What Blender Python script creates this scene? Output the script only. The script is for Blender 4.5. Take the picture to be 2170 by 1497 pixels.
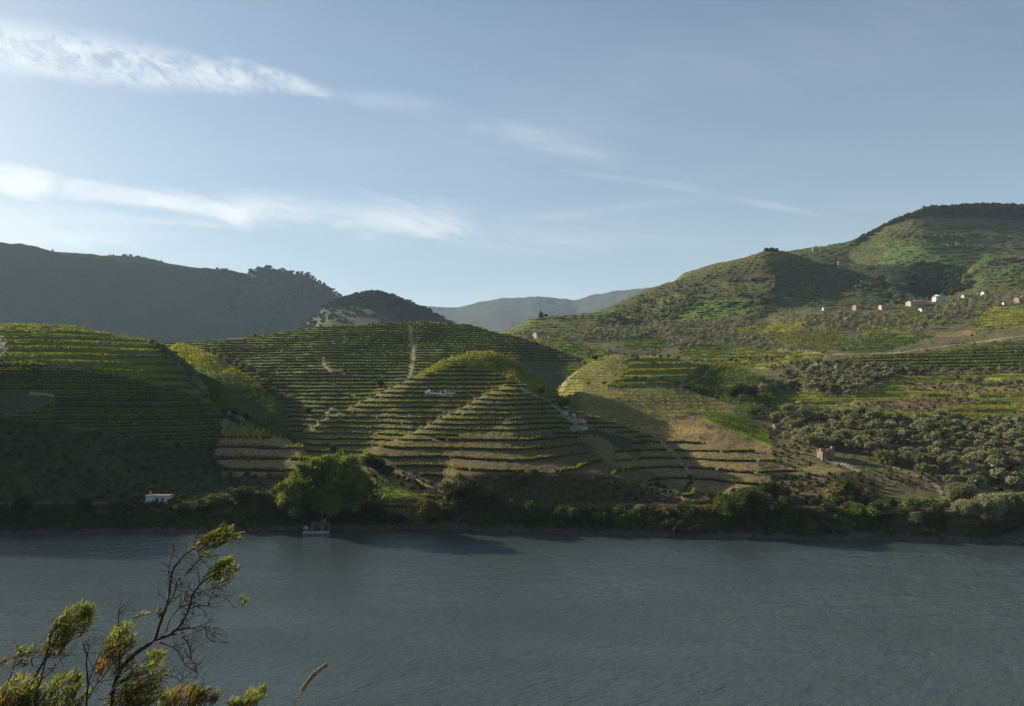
import bpy, math, random
import numpy as np
from mathutils import Vector
PI = math.pi
sc = bpy.context.scene
for o in list(bpy.data.objects):
    bpy.data.objects.remove(o)

# ------------------------------------------------------------------ camera
CAMZ, F, CX, HY = 45.0, 1627.0, 1085.0, 837.0        # eye height above the river, focal length, centre, horizon
cam_d = bpy.data.cameras.new('camera')
cam = bpy.data.objects.new('camera', cam_d)
sc.collection.objects.link(cam)
cam.location = (0, 0, CAMZ)
cam.rotation_euler = (PI / 2, 0, 0)
cam_d.sensor_width = 36
cam_d.lens = 36 * F / 2170
cam_d.shift_y = (HY - 748.5) / 2170
cam_d.clip_start = 0.1
cam_d.clip_end = 20000
sc.camera = cam

# ------------------------------------------------------------------ sky, sun, exposure
SUN_AZ, SUN_EL = math.radians(-55), math.radians(20.1)
sc.view_settings.view_transform = 'Standard'
sc.view_settings.look = 'None'
sc.view_settings.exposure = 1.12
sc.view_settings.gamma = 1
sc.view_settings.use_curve_mapping = False
sc.render.engine = 'CYCLES'
sc.cycles.use_denoising = True
sc.cycles.denoiser = 'OPENIMAGEDENOISE'
sc.cycles.denoising_prefilter = 'NONE'
sc.cycles.denoising_input_passes = 'RGB_ALBEDO_NORMAL'
sc.cycles.denoising_quality = 'HIGH'
sc.cycles.max_bounces = 6
sc.cycles.diffuse_bounces = 2
sc.cycles.glossy_bounces = 2
sc.cycles.transmission_bounces = 3
sc.cycles.transparent_max_bounces = 4
sc.cycles.volume_bounces = 0
sc.cycles.sample_clamp_indirect = 4

sun_d = bpy.data.lights.new('sun', 'SUN')
sun_d.energy = 5.0
sun_d.angle = math.radians(0.53)
sun_d.color = (1.0, 0.89, 0.72)
sun = bpy.data.objects.new('sun', sun_d)
sc.collection.objects.link(sun)
S = Vector((math.sin(SUN_AZ) * math.cos(SUN_EL), math.cos(SUN_AZ) * math.cos(SUN_EL), math.sin(SUN_EL)))
sun.rotation_euler = S.to_track_quat('Z', 'Y').to_euler()

world = bpy.data.worlds.new('World')
sc.world = world
world.use_nodes = True
wt = world.node_tree
wt.nodes.clear()


class NT:
    """small helper that writes node expressions"""
    def __init__(s, tree):
        s.t = tree
    def node(s, kind, **kw):
        n = s.t.nodes.new(kind)
        for k, v in kw.items():
            setattr(n, k, v)
        return n
    def put(s, sock, v):
        if hasattr(v, 'is_output'):
            s.t.links.new(v, sock)
        else:
            sock.default_value = v
    def m(s, op, a, b=0.0, c=0.0, clamp=False):
        n = s.node('ShaderNodeMath', operation=op, use_clamp=clamp)
        s.put(n.inputs[0], a); s.put(n.inputs[1], b)
        if op in ('MULTIPLY_ADD', 'SMOOTH_MIN', 'SMOOTH_MAX', 'COMPARE', 'WRAP'):
            s.put(n.inputs[2], c)
        return n.outputs[0]
    def mix(s, f, a, b, blend='MIX'):
        n = s.node('ShaderNodeMix', data_type='RGBA', blend_type=blend)
        s.put(n.inputs[0], f); s.put(n.inputs[6], a); s.put(n.inputs[7], b)
        return n.outputs[2]
    def vec(s, x, y, z):
        n = s.node('ShaderNodeCombineXYZ')
        s.put(n.inputs[0], x); s.put(n.inputs[1], y); s.put(n.inputs[2], z)
        return n.outputs[0]
    def noise(s, v, scale, detail=4, rough=0.55, dist=0.0):
        n = s.node('ShaderNodeTexNoise')
        s.put(n.inputs['Vector'], v); n.inputs['Scale'].default_value = scale
        n.inputs['Detail'].default_value = detail; n.inputs['Roughness'].default_value = rough
        n.inputs['Distortion'].default_value = dist
        return n.outputs[0]
    def ramp(s, v, lo, hi, a=0.0, b=1.0):
        n = s.node('ShaderNodeMapRange', interpolation_type='SMOOTHSTEP')
        s.put(n.inputs[0], v); s.put(n.inputs[1], lo); s.put(n.inputs[2], hi); s.put(n.inputs[3], a); s.put(n.inputs[4], b)
        return n.outputs[0]


W = NT(wt)
sky = W.node('ShaderNodeTexSky', sky_type='NISHITA', sun_disc=False)
sky.sun_elevation = SUN_EL
sky.sun_rotation = SUN_AZ
sky.altitude = 100
sky.air_density = 1.0
sky.dust_density = 0.6
sky.ozone_density = 1.3
tc = W.node('ShaderNodeTexCoord')
sep = W.node('ShaderNodeSeparateXYZ')
wt.links.new(tc.outputs['Generated'], sep.inputs[0])
dx, dy, dz = sep.outputs
yy = W.m('MAXIMUM', dy, 0.12)
U = W.m('DIVIDE', dx, yy)
V = W.m('DIVIDE', dz, yy)
front = W.ramp(dy, 0.12, 0.35)
# cloud texture: noise stretched along the wind
wv = W.vec(W.m('MULTIPLY_ADD', U, 5.0, W.m('MULTIPLY', V, 1.2)), W.m('MULTIPLY_ADD', V, 19.0, W.m('MULTIPLY', U, 3.2)), 0.3)
n1 = W.noise(wv, 1.0, 7, 0.62, 0.35)
wv2 = W.vec(W.m('MULTIPLY_ADD', U, 38.0, W.m('MULTIPLY', V, 22.0)), W.m('MULTIPLY_ADD', V, 42.0, W.m('MULTIPLY', U, 2.0)), 1.7)
n2 = W.noise(wv2, 1.0, 5, 0.65, 0.6)
wv3 = W.vec(W.m('MULTIPLY', U, 2.2), W.m('MULTIPLY_ADD', V, 14.0, W.m('MULTIPLY', U, 1.0)), 4.1)
n3 = W.noise(wv3, 1.0, 6, 0.6, 0.4)
wv4 = W.vec(W.m('MULTIPLY_ADD', U, 9.0, W.m('MULTIPLY', V, 6.0)), W.m('MULTIPLY_ADD', V, 38.0, W.m('MULTIPLY', U, 6.0)), 7.7)
n4 = W.noise(wv4, 1.0, 7, 0.62, 0.5)
wob = W.m('MULTIPLY', W.m('SUBTRACT', n1, 0.5), 0.045)


def band(x0, y0, x1, y1, w0, w1, st, fade=0.15, soft=1.0, wk=1.0, edge=None, ek=1.6):
    edge = n2 if edge is None else edge
    """a streak of cirrus between two directions, w0 and w1 its half width at the ends"""
    a = ((x0 - CX) / F, (HY - y0) / F); b = ((x1 - CX) / F, (HY - y1) / F)
    ex, ey = b[0] - a[0], b[1] - a[1]; L = math.hypot(ex, ey); ex /= L; ey /= L
    pu = W.m('SUBTRACT', U, a[0]); pv = W.m('SUBTRACT', W.m('MULTIPLY_ADD', wob, wk, V), a[1])
    t = W.m('DIVIDE', W.m('MULTIPLY_ADD', pu, ex, W.m('MULTIPLY', pv, ey)), L)
    d = W.m('MULTIPLY_ADD', pu, -ey, W.m('MULTIPLY', pv, ex))
    w = W.m('MULTIPLY_ADD', W.m('MINIMUM', W.m('MAXIMUM', t, 0.0), 1.0), (w1 - w0) / F, w0 / F)
    q = W.m('DIVIDE', W.m('ABSOLUTE', d), w)
    q = W.m('MULTIPLY_ADD', W.m('SUBTRACT', edge, 0.5), ek, q)
    m = W.ramp(q, 1.0 + 0.5 * soft, 0.35 if soft <= 1 else 0.0)
    m = W.m('MULTIPLY', m, W.ramp(t, -fade, fade))
    m = W.m('MULTIPLY', m, W.ramp(t, 1 + fade, 1 - fade))
    return W.m('MULTIPLY', m, st)


fluffy = None
def add(a, b):
    return b if a is None else W.m('MAXIMUM', a, b)
for args in ((-250, 60, 250, 128, 62, 48, 1.0, .1), (180, 118, 540, 168, 50, 26, .95, .12), (480, 125, 700, 192, 14, 14, .62, .12),
             (500, 165, 660, 185, 16, 12, .45, .2)):
    fluffy = add(fluffy, band(*args))
smooth = None
for args in ((-260, 335, 115, 388, 40, 26, 1.2, .08, 1, .7), (130, 396, 540, 450, 20, 26, 1.0, .08, 1.6, .6), (470, 425, 1000, 482, 24, 36, .8, .14, 1.8, .8),
             (-300, 460, 460, 474, 30, 12, .62, .2, 1.6, .8), (-300, 500, 340, 500, 26, 16, .55, .2, 1.6, .8),
             (760, 470, 1250, 520, 40, 26, .34, .25, 1.6), (720, 195, 950, 228, 18, 16, .2, .3, 1.4), (1060, 268, 1300, 335, 14, 28, .30, .3, 1.6),
             (1230, 366, 1500, 408, 5, 12, .30, .3, 1.2, .3), (1440, 398, 1720, 452, 12, 4, .20, .3, .8, .3), (1000, 478, 1620, 405, 18, 6, .17, .25, 1.4, .4),
             (990, 262, 1050, 270, 8, 8, .15, .4, 1.2), (880, 320, 2300, -60, 90, 70, .07, .3, 1.6, .4)):
    smooth = add(smooth, band(*args, edge=n4, ek=3.0))
fl = W.m('MULTIPLY', fluffy, W.ramp(n2, 0.30, 0.66, 0.08, 0.95))
fl = W.m('MULTIPLY', fl, W.ramp(n1, 0.3, 0.62, 0.35, 1.0))
smo = W.m('MULTIPLY', smooth, W.ramp(n1, 0.32, 0.62, 0.22, 1.0))
veil = W.m('MULTIPLY', W.ramp(n3, 0.42, 0.75), W.ramp(V, 0.36, 0.10, 0.02, 0.22))
tot = W.m('MAXIMUM', fl, smo)
tot = W.m('MULTIPLY', W.m('ADD', tot, veil), front)
tot = W.m('MINIMUM', W.m('MULTIPLY', tot, 0.9), 0.92)
# thin haze whitening towards the horizon, as high dust does
toward = W.m('MULTIPLY_ADD', U, -0.55, 0.62)
cloudc = W.node('ShaderNodeCombineColor')
cb = W.m('MAXIMUM', W.m('MULTIPLY_ADD', U, -1.6, 8.4), 6.4)
W.put(cloudc.inputs[0], W.m('MULTIPLY', cb, 0.93)); W.put(cloudc.inputs[1], W.m('MULTIPLY', cb, 0.98)); W.put(cloudc.inputs[2], cb)
thin = W.node('ShaderNodeCombineColor')           # thin high veil over the whole sky
for i_, v_ in enumerate((4.3, 5.1, 5.9)): thin.inputs[i_].default_value = v_
base = W.mix(1.0, sky.outputs[0], (0.97, 1.01, 1.0, 1), 'MULTIPLY')
base = W.mix(W.ramp(V, 0.62, 0.0, 0.11, 0.44), base, thin.outputs[0])
col = W.mix(tot, base, cloudc.outputs[0])
bg = W.node('ShaderNodeBackground')
bg.inputs[1].default_value = 0.053
wt.links.new(col, bg.inputs[0])
wo = W.node('ShaderNodeOutputWorld')
wt.links.new(bg.outputs[0], wo.inputs[0])
world.cycles.sampling_method = 'MANUAL'
world.cycles.sample_map_resolution = 512

# ------------------------------------------------------------------ helpers
rng = np.random.default_rng(7)
random.seed(7)
COL = sc.collection


def tag(o, label=None, cat=None, group=None, kind=None):
    if label: o['label'] = label
    if cat: o['category'] = cat
    if group: o['group'] = group
    if kind: o['kind'] = kind
    return o


def empty(name, loc=(0, 0, 0), rz=0.0):
    o = bpy.data.objects.new(name, None)
    COL.objects.link(o)
    o.location = loc; o.rotation_euler = (0, 0, rz)
    o.empty_display_size = 0.2
    return o


def link(name, me, mat=None, parent=None):
    if mat is not None and not me.materials:
        me.materials.append(mat)
    o = bpy.data.objects.new(name, me)
    COL.objects.link(o)
    if parent is not None:
        o.parent = parent
    return o


def np_mesh(name, verts, faces, smooth=False, attrs=None):
    """faces: (n,3) or (n,4) int array"""
    verts = np.asarray(verts, dtype=np.float32); faces = np.asarray(faces, dtype=np.int32)
    me = bpy.data.meshes.new(name)
    k = faces.shape[1]
    me.vertices.add(len(verts)); me.vertices.foreach_set('co', verts.ravel())
    me.loops.add(faces.size); me.loops.foreach_set('vertex_index', faces.ravel())
    me.polygons.add(len(faces)); me.polygons.foreach_set('loop_start', np.arange(0, faces.size, k, dtype=np.int32))
    if smooth:
        me.polygons.foreach_set('use_smooth', np.ones(len(faces), dtype=bool))
    else:
        me.polygons.foreach_set('use_smooth', np.zeros(len(faces), dtype=bool))
    if attrs:
        for an, (ty, arr) in attrs.items():
            at = me.attributes.new(an, ty, 'POINT')
            key = 'color' if ty == 'FLOAT_COLOR' else 'value'
            at.data.foreach_set(key, np.asarray(arr, dtype=np.float32).ravel())
    me.update(calc_edges=True)
    return me


def smoothstep(x, a, b):
    t = np.clip((x - a) / (b - a), 0, 1)
    return t * t * (3 - 2 * t)


def vnoise(x, y, seed=0):
    xi = np.floor(x).astype(np.int64); yi = np.floor(y).astype(np.int64)
    fx = x - xi; fy = y - yi
    fx = fx * fx * (3 - 2 * fx); fy = fy * fy * (3 - 2 * fy)
    def h(a, b):
        n = (a * 374761393 + b * 668265263 + seed * 1442695041) & 0x7fffffff
        n = ((n ^ (n >> 13)) * 1274126177) & 0x7fffffff
        return ((n ^ (n >> 16)) & 0xffff) / 65535.0
    return (h(xi, yi) * (1 - fx) + h(xi + 1, yi) * fx) * (1 - fy) + (h(xi, yi + 1) * (1 - fx) + h(xi + 1, yi + 1) * fx) * fy


def fbm(x, y, seed=0, octv=4):
    s = 0; a = 1.0; t = 0
    for k in range(octv):
        s = s + a * vnoise(x * 2 ** k + 13.7 * k, y * 2 ** k - 7.1 * k, seed + k); t += a; a *= 0.5
    return s / t * 2 - 1


def in_poly(px, py, poly):
    inside = np.zeros(px.shape, dtype=bool)
    n = len(poly); j = n - 1
    for i in range(n):
        xi, yi = poly[i]; xj, yj = poly[j]
        if yi != yj:
            c = ((yi > py) != (yj > py)) & (px < (xj - xi) * (py - yi) / (yj - yi) + xi)
            inside ^= c
        j = i
    return inside


def seg_dist(px, py, line):
    d = np.full(px.shape, 1e9)
    for (x0, y0), (x1, y1) in zip(line[:-1], line[1:]):
        ex, ey = x1 - x0, y1 - y0
        t = np.clip(((px - x0) * ex + (py - y0) * ey) / (ex * ex + ey * ey), 0, 1)
        d = np.minimum(d, np.hypot(px - x0 - t * ex, py - y0 - t * ey))
    return d


# ------------------------------------------------------------------ materials
def new_mat(name):
    m = bpy.data.materials.new(name)
    m.use_nodes = True
    m.node_tree.nodes.clear()
    return m, NT(m.node_tree)


def out(N, shader, disp=None):
    o = N.node('ShaderNodeOutputMaterial')
    N.t.links.new(shader, o.inputs[0])


def principled(N, color, rough=0.8, spec=0.3, bump=None, bstr=0.3, bdist=0.1, metal=0.0):
    p = N.node('ShaderNodeBsdfPrincipled')
    N.put(p.inputs['Base Color'], color if hasattr(color, 'is_output') else (*color, 1))
    N.put(p.inputs['Roughness'], rough)
    p.inputs['Specular IOR Level'].default_value = spec
    p.inputs['Metallic'].default_value = metal
    if bump is not None:
        b = N.node('ShaderNodeBump')
        b.inputs['Strength'].default_value = bstr; b.inputs['Distance'].default_value = bdist
        N.put(b.inputs['Height'], bump)
        N.t.links.new(b.outputs[0], p.inputs['Normal'])
    return p.outputs[0]


def leaf_mat(name, c0, c1, trans=0.35, tint=(1.3, 1.25, 0.5), rough=0.75, spec=0.05):
    """leaves: colour differs from leaf to leaf, light comes through them"""
    m, N = new_mat(name)
    g = N.node('ShaderNodeNewGeometry')
    oi = N.node('ShaderNodeObjectInfo')
    rv = N.m('FRACT', N.m('MULTIPLY_ADD', g.outputs['Random Per Island'], 0.85, N.m('MULTIPLY', oi.outputs['Random'], 3.3)))
    pos = N.noise(g.outputs['Position'], 0.09, 2)
    f = N.m('ADD', N.m('MULTIPLY', g.outputs['Random Per Island'], 0.55), N.m('MULTIPLY', N.ramp(pos, 0.35, 0.65), 0.45))
    f = N.m('ADD', f, N.m('MULTIPLY', N.m('SUBTRACT', oi.outputs['Random'], 0.5), 0.7), clamp=True)
    col = N.mix(f, (*c0, 1), (*c1, 1))
    p = principled(N, col, rough, spec)
    tr = N.node('ShaderNodeBsdfTranslucent')
    N.put(tr.inputs[0], N.mix(1.0, col, (*tint, 1), 'MULTIPLY'))
    mx = N.node('ShaderNodeMixShader')
    mx.inputs[0].default_value = trans
    N.t.links.new(p, mx.inputs[1]); N.t.links.new(tr.outputs[0], mx.inputs[2])
    out(N, mx.outputs[0])
    return m


def simple_mat(name, color, rough=0.8, spec=0.3, nscale=None, var=0.25, bstr=0.2, bdist=0.02, metal=0.0):
    m, N = new_mat(name)
    if nscale:
        tcn = N.node('ShaderNodeTexCoord')
        n = N.noise(tcn.outputs['Object'], nscale, 5)
        c = N.mix(N.ramp(n, 0.3, 0.7), (*[v * (1 - var) for v in color], 1), (*[min(1, v * (1 + var)) for v in color], 1))
        s = principled(N, c, rough, spec, n, bstr, bdist, metal)
    else:
        s = principled(N, color, rough, spec, metal=metal)
    out(N, s)
    return m


def ground_mat(name, far=False):
    m, N = new_mat(name)
    a = N.node('ShaderNodeAttribute', attribute_name='soil')
    g = N.node('ShaderNodeNewGeometry')
    pos = g.outputs['Position']
    k = 0.25 if far else 1.0
    n1 = N.noise(pos, 0.9 * k, 6, 0.65)
    n2 = N.noise(pos, 0.13 * k, 4, 0.6)
    n3 = N.noise(pos, 3.3 * k, 3, 0.6)
    c = N.mix(N.ramp(n1, 0.32, 0.68, 0, 1), N.mix(1.0, a.outputs['Color'], (0.48, 0.52, 0.46, 1), 'MULTIPLY'), N.mix(1.0, a.outputs['Color'], (1.35, 1.27, 1.15, 1), 'MULTIPLY'))
    c = N.mix(N.ramp(n2, 0.4, 0.7, 0, 0.5), c, N.mix(1.0, c, (0.7, 0.95, 0.6, 1), 'MULTIPLY'))
    # tufts of dry grass and dark low bushes
    c = N.mix(N.ramp(n3, 0.58, 0.72, 0, 0.35), c, N.mix(1.0, c, (1.6, 1.45, 1.1, 1), 'MULTIPLY'))
    c = N.mix(N.ramp(n3, 0.42, 0.30, 0, 0.6), c, N.mix(1.0, c, (0.4, 0.5, 0.4, 1), 'MULTIPLY'))
    h = N.m('ADD', N.m('MULTIPLY', n1, 1.0), N.m('MULTIPLY', n3, 0.35))
    out(N, principled(N, c, 0.95, 0.1, h, 0.9, 0.9 / k))
    return m


M = {}
M['ground'] = ground_mat('ground')
M['ground_far'] = ground_mat('ground_far', True)
M['vine'] = leaf_mat('vine_leaves', (0.060, 0.088, 0.018), (0.190, 0.225, 0.040), 0.48)
M['vine_gold'] = leaf_mat('yellowing_vine_leaves', (0.13, 0.16, 0.026), (0.29, 0.28, 0.050), 0.48)
M['olive'] = leaf_mat('olive_leaves', (0.115, 0.12, 0.06), (0.27, 0.265, 0.15), 0.27, (1.1, 1.15, .7))
M['scrub'] = leaf_mat('scrub_leaves', (0.028, 0.036, 0.013), (0.075, 0.082, 0.03), 0.2)
M['broad'] = leaf_mat('broad_leaves', (0.048, 0.076, 0.019), (0.15, 0.19, 0.048), 0.38)
M['lime'] = leaf_mat('lime_green_leaves', (0.075, 0.11, 0.016), (0.15, 0.19, 0.032), 0.42)
M['bank_leaf'] = leaf_mat('bank_bush_leaves', (0.042, 0.06, 0.018), (0.12, 0.145, 0.045), 0.3)
M['ochre'] = leaf_mat('ochre_leaves', (0.085, 0.078, 0.028), (0.17, 0.15, 0.055), 0.3)
M['vine_core_shade'] = leaf_mat('vine_stems_in_shade', (0.022, 0.026, 0.010), (0.045, 0.050, 0.018), 0.0)  # hedge insides, colour darkened to stand for shade under the lit tops
M['pine'] = leaf_mat('pine_needles', (0.02, 0.032, 0.014), (0.05, 0.065, 0.025), 0.12)
M['dry'] = leaf_mat('dry_grass', (0.15, 0.10, 0.045), (0.30, 0.22, 0.10), 0.3, (1, .9, .7))
M['bark'] = simple_mat('bark', (0.09, 0.07, 0.05), 0.95, 0.1, 6.0, 0.4, 0.6)

# ------------------------------------------------------------------ the far bank: hills lofted from cross sections
# a layer is a hill: at several bearings (px) a profile of (distance, py); py says how high the slope stands at that distance
def pchip_all(xk, yk, x):
    """xk, yk: (n,K) per column; x: (m,) or (n,m). monotone cubic along the rows"""
    n, K = xk.shape
    x = np.broadcast_to(x, (n, x.shape[-1]))
    h = np.diff(xk, axis=1); d = np.diff(yk, axis=1) / h
    mm = np.zeros_like(yk)
    w1 = 2 * h[:, 1:] + h[:, :-1]; w2 = h[:, 1:] + 2 * h[:, :-1]
    with np.errstate(divide='ignore', invalid='ignore'):
        inn = (w1 + w2) / (w1 / d[:, :-1] + w2 / d[:, 1:])
    inn[(d[:, :-1] * d[:, 1:]) <= 0] = 0
    mm[:, 1:-1] = inn; mm[:, 0] = d[:, 0]; mm[:, -1] = d[:, -1]
    res = np.zeros(x.shape)
    for k in range(K - 1):
        x0 = xk[:, k:k + 1]; x1 = xk[:, k + 1:k + 2]; hh = x1 - x0
        t = np.clip((x - x0) / hh, 0, 1)
        v = ((1 + 2 * t) * (1 - t) ** 2 * yk[:, k:k + 1] + t * (1 - t) ** 2 * hh * mm[:, k:k + 1] + t * t * (3 - 2 * t) * yk[:, k + 1:k + 2] + t * t * (t - 1) * hh * mm[:, k + 1:k + 2])
        sel = (x >= x0) & ((x < x1) | (k == K - 2))
        res = np.where(sel, v, res)
    lo = x < xk[:, :1]
    res = np.where(lo, yk[:, :1] + (x - xk[:, :1]) * np.maximum(mm[:, :1], 1.4), res)
    hi = x > xk[:, -1:]
    res = np.where(hi, yk[:, -1:] + (x - xk[:, -1:]) * np.minimum(mm[:, -1:], -0.2), res)
    return res


def loft(cols, PXs, Ds, step_out=True):
    px = np.array([c[0] for c in cols], float)
    prof = np.array([c[1] for c in cols], float)           # (n,K,2)
    K = prof.shape[1]
    Dk = np.zeros((len(PXs), K)); Zk = np.zeros((len(PXs), K))
    zz = CAMZ + (HY - prof[:, :, 1]) / F * prof[:, :, 0]
    pxr = np.broadcast_to(px[None, :], (K, len(px)))
    pc = np.clip(PXs, px[0], px[-1])
    Dk = pchip_all(pxr, prof[:, :, 0].T, pc[None, :].repeat(K, 0)).T
    Zk = pchip_all(pxr, zz.T, pc[None, :].repeat(K, 0)).T
    Z = pchip_all(Dk, Zk, Ds)
    drop = np.maximum(px[0] - PXs, 0) + np.maximum(PXs - px[-1], 0)
    return Z - drop[:, None] * 0.6


LAYERS = {
 'left_hill': [
  (-700, [(262,1062),(298,850),(345,690),(410,575),(520,700)]), (-420, [(262,1062),(300,850),(350,672),(405,540),(510,650)]), (-200, [(264,1062),(308,885),(358,735),(425,640),(560,720)]),  # out-of-view west shoulder, raised to throw shade over the hill face
  (0, [(266,1062),(312,906),(358,755),(455,698),(620,760)]),
  (120, [(266,1062),(313,906),(358,758),(458,698),(620,765)]), (220, [(267,1062),(314,910),(359,771),(456,711),(600,780)]),
  (320, [(268,1062),(316,915),(362,800),(450,723),(560,800)]), (400, [(268,1060),(310,950),(360,860),(420,778),(500,850)]),
  (470, [(266,1058),(295,1000),(330,945),(375,880),(430,950)]), (560, [(266,1058),(285,1020),(310,972),(345,918),(390,960)]),
  (635, [(266,1060),(280,1035),(298,992),(325,948),(360,990)]), (680, [(266,1062),(275,1052),(285,1032),(300,1014),(330,1050)]),
  (740, [(266,1065),(270,1068),(275,1072),(280,1080),(300,1120)])],
 'gully_nose': [
  (340, [(430,850),(450,820),(470,790),(510,750),(600,800)]),
  (380, [(420,840),(440,800),(470,765),(510,730),(600,770)]), (440, [(400,860),(420,820),(440,790),(480,752),(540,800)]),
  (520, [(385,890),(400,860),(420,830),(450,798),(500,850)]), (580, [(375,915),(385,895),(400,870),(420,845),(460,890)]),
  (640, [(360,960),(370,960),(380,960),(390,965),(410,1000)])],
 'rear_hill': [
  (200, [(420,870),(480,810),(540,770),(600,742),(720,800)]), (400, [(400,880),(460,815),(530,760),(600,727),(720,790)]),
  (480, [(395,900),(450,830),(515,770),(595,722),(720,790)]), (600, [(385,915),(445,830),(525,755),(610,706),(740,780)]),
  (700, [(385,905),(450,815),(530,745),(620,698),(750,770)]), (870, [(400,850),(470,795),(550,740),(630,690),(760,760)]),
  (960, [(420,830),(490,780),(570,732),(640,692),(760,760)]), (1060, [(440,830),(510,780),(570,745),(630,706),(740,770)]),
  (1160, [(450,855),(505,815),(560,775),(610,736),(700,790)]), (1235, [(450,870),(490,840),(530,808),(570,772),(640,830)]),
  (1300, [(440,900),(460,890),(490,880),(510,880),(560,930)])],
 'sign_spur': [
  (600, [(320,1010),(325,1005),(332,1000),(340,1000),(360,1040)]),
  (665, [(318,978),(328,955),(338,930),(350,905),(380,960)]), (740, [(305,1000),(325,960),(350,908),(375,868),(410,930)]),
  (860, [(300,1000),(330,930),(365,865),(400,813),(440,880)]), (910, [(305,980),(340,912),(376,846),(412,787),(455,850)]),
  (960, [(310,960),(345,900),(382,830),(425,760),(475,820)]),
  (1020, [(320,940),(350,885),(392,815),(435,750),(490,810)]), (1080, [(330,910),(360,860),(396,806),(435,764),(480,820)]),
  (1130, [(335,900),(360,865),(390,830),(420,797),(460,850)]), (1190, [(330,930),(350,900),(370,872),(395,848),(430,900)]),
  (1260, [(320,990),(330,980),(345,970),(360,965),(390,1020)])],
 'front_spur': [
  (660, [(270,1064),(276,1063),(282,1062),(288,1062),(296,1062),(315,1090)]),
  (780, [(268,1055),(274,1040),(280,1022),(295,985),(312,962),(335,1010)]), (860, [(266,1055),(276,1030),(286,1002),(305,955),(325,925),(350,975)]),
  (930, [(265,1058),(276,1028),(288,995),(310,938),(334,892),(360,945)]),
  (970, [(263,1064),(271,1018),(290,980),(315,922),(339,873),(365,930)]), (1040, [(262,1066),(271,1008),(291,970),(318,905),(345,836),(380,900)]),
  (1095, [(262,1066),(271,1006),(292,967),(318,895),(347,821),(380,890)]), (1150, [(262,1067),(271,1006),(293,972),(317,908),(344,850),(376,910)]),
  (1240, [(262,1067),(271,1012),(298,986),(325,932),(345,881),(375,930)]), (1330, [(262,1067),(270,1034),(300,1002),(328,950),(348,908),(375,950)]),
  (1430, [(261,1068),(268,1052),(300,1024),(330,995),(350,966),(375,1000)]), (1490, [(261,1070),(266,1062),(290,1052),(320,1042),(340,1036),(360,1065)]),
  (1560, [(261,1075),(264,1078),(267,1081),(270,1084),(275,1090),(290,1120)])],
 'middle_slope': [
  (1150, [(330,950),(370,920),(400,900),(440,885),(470,875),(520,920)]), (1205, [(325,930),(370,890),(405,862),(445,832),(480,800),(540,850)]),
  (1240, [(320,935),(365,880),(405,845),(450,810),(492,777),(560,830)]),
  (1300, [(300,990),(340,925),(385,868),(440,812),(505,757),(600,800)]), (1400, [(292,1032),(340,950),(378,888),(435,818),(515,762),(620,800)]),
  (1500, [(280,1045),(326,965),(365,903),(435,833),(512,774),(620,800)]), (1600, [(270,1050),(305,990),(345,935),(400,875),(475,800),(560,812)]),
  (1680, [(268,1052),(300,1000),(335,955),(370,922),(415,885),(480,905)]), (1760, [(266,1050),(290,1005),(310,983),(340,962),(370,952),(420,975)]),
  (1840, [(262,1055),(280,1025),(300,1005),(320,995),(340,1000),(380,1040)]), (1900, [(262,1080),(280,1070),(300,1070),(320,1080),(340,1090),(380,1120)])],
 'grove_slope': [
  (1560, [(330,1000),(380,945),(450,895),(500,860),(560,830),(660,830)]), (1610, [(310,990),(360,925),(430,868),(500,818),(560,785),(660,785)]),
  (1680, [(300,1000),(345,935),(410,865),(480,815),(560,772),(660,780)]), (1800, [(268,1050),(330,945),(400,865),(470,812),(560,766),(660,770)]),
  (1950, [(258,1072),(320,955),(390,870),(460,815),(550,758),(660,750)]), (2170, [(252,1088),(310,965),(380,872),(450,803),(540,735),(660,720)]),
  (2400, [(250,1085),(305,955),(370,860),(440,785),(530,715),(660,700)]), (2900, [(250,1085),(305,945),(370,850),(440,770),(530,700),(660,690)])],
 'village_slope': [
  (1020, [(520,830),(580,790),(640,760),(720,735),(800,718),(900,725)]),
  (1160, [(520,810),(580,768),(640,742),(700,722),(780,706),(900,712)]), (1300, [(520,795),(570,765),(630,746),(700,728),(780,700),(900,688)]),
  (1450, [(520,792),(570,768),(630,752),(700,730),(780,705),(900,680)]), (1600, [(500,805),(560,778),(620,758),(690,733),(770,705),(900,665)]),
  (1750, [(500,810),(560,772),(620,745),(690,712),(760,682),(850,655)]), (1900, [(500,800),(560,765),(620,735),(690,702),(760,672),(850,645)]),
  (2050, [(500,790),(560,755),(620,722),(690,686),(760,655),(850,632)]), (2200, [(500,770),(560,726),(620,695),(690,660),(760,632),(850,610)]),
  (2900, [(500,760),(560,706),(620,672),(690,638),(760,606),(850,585)])],
}
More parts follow.
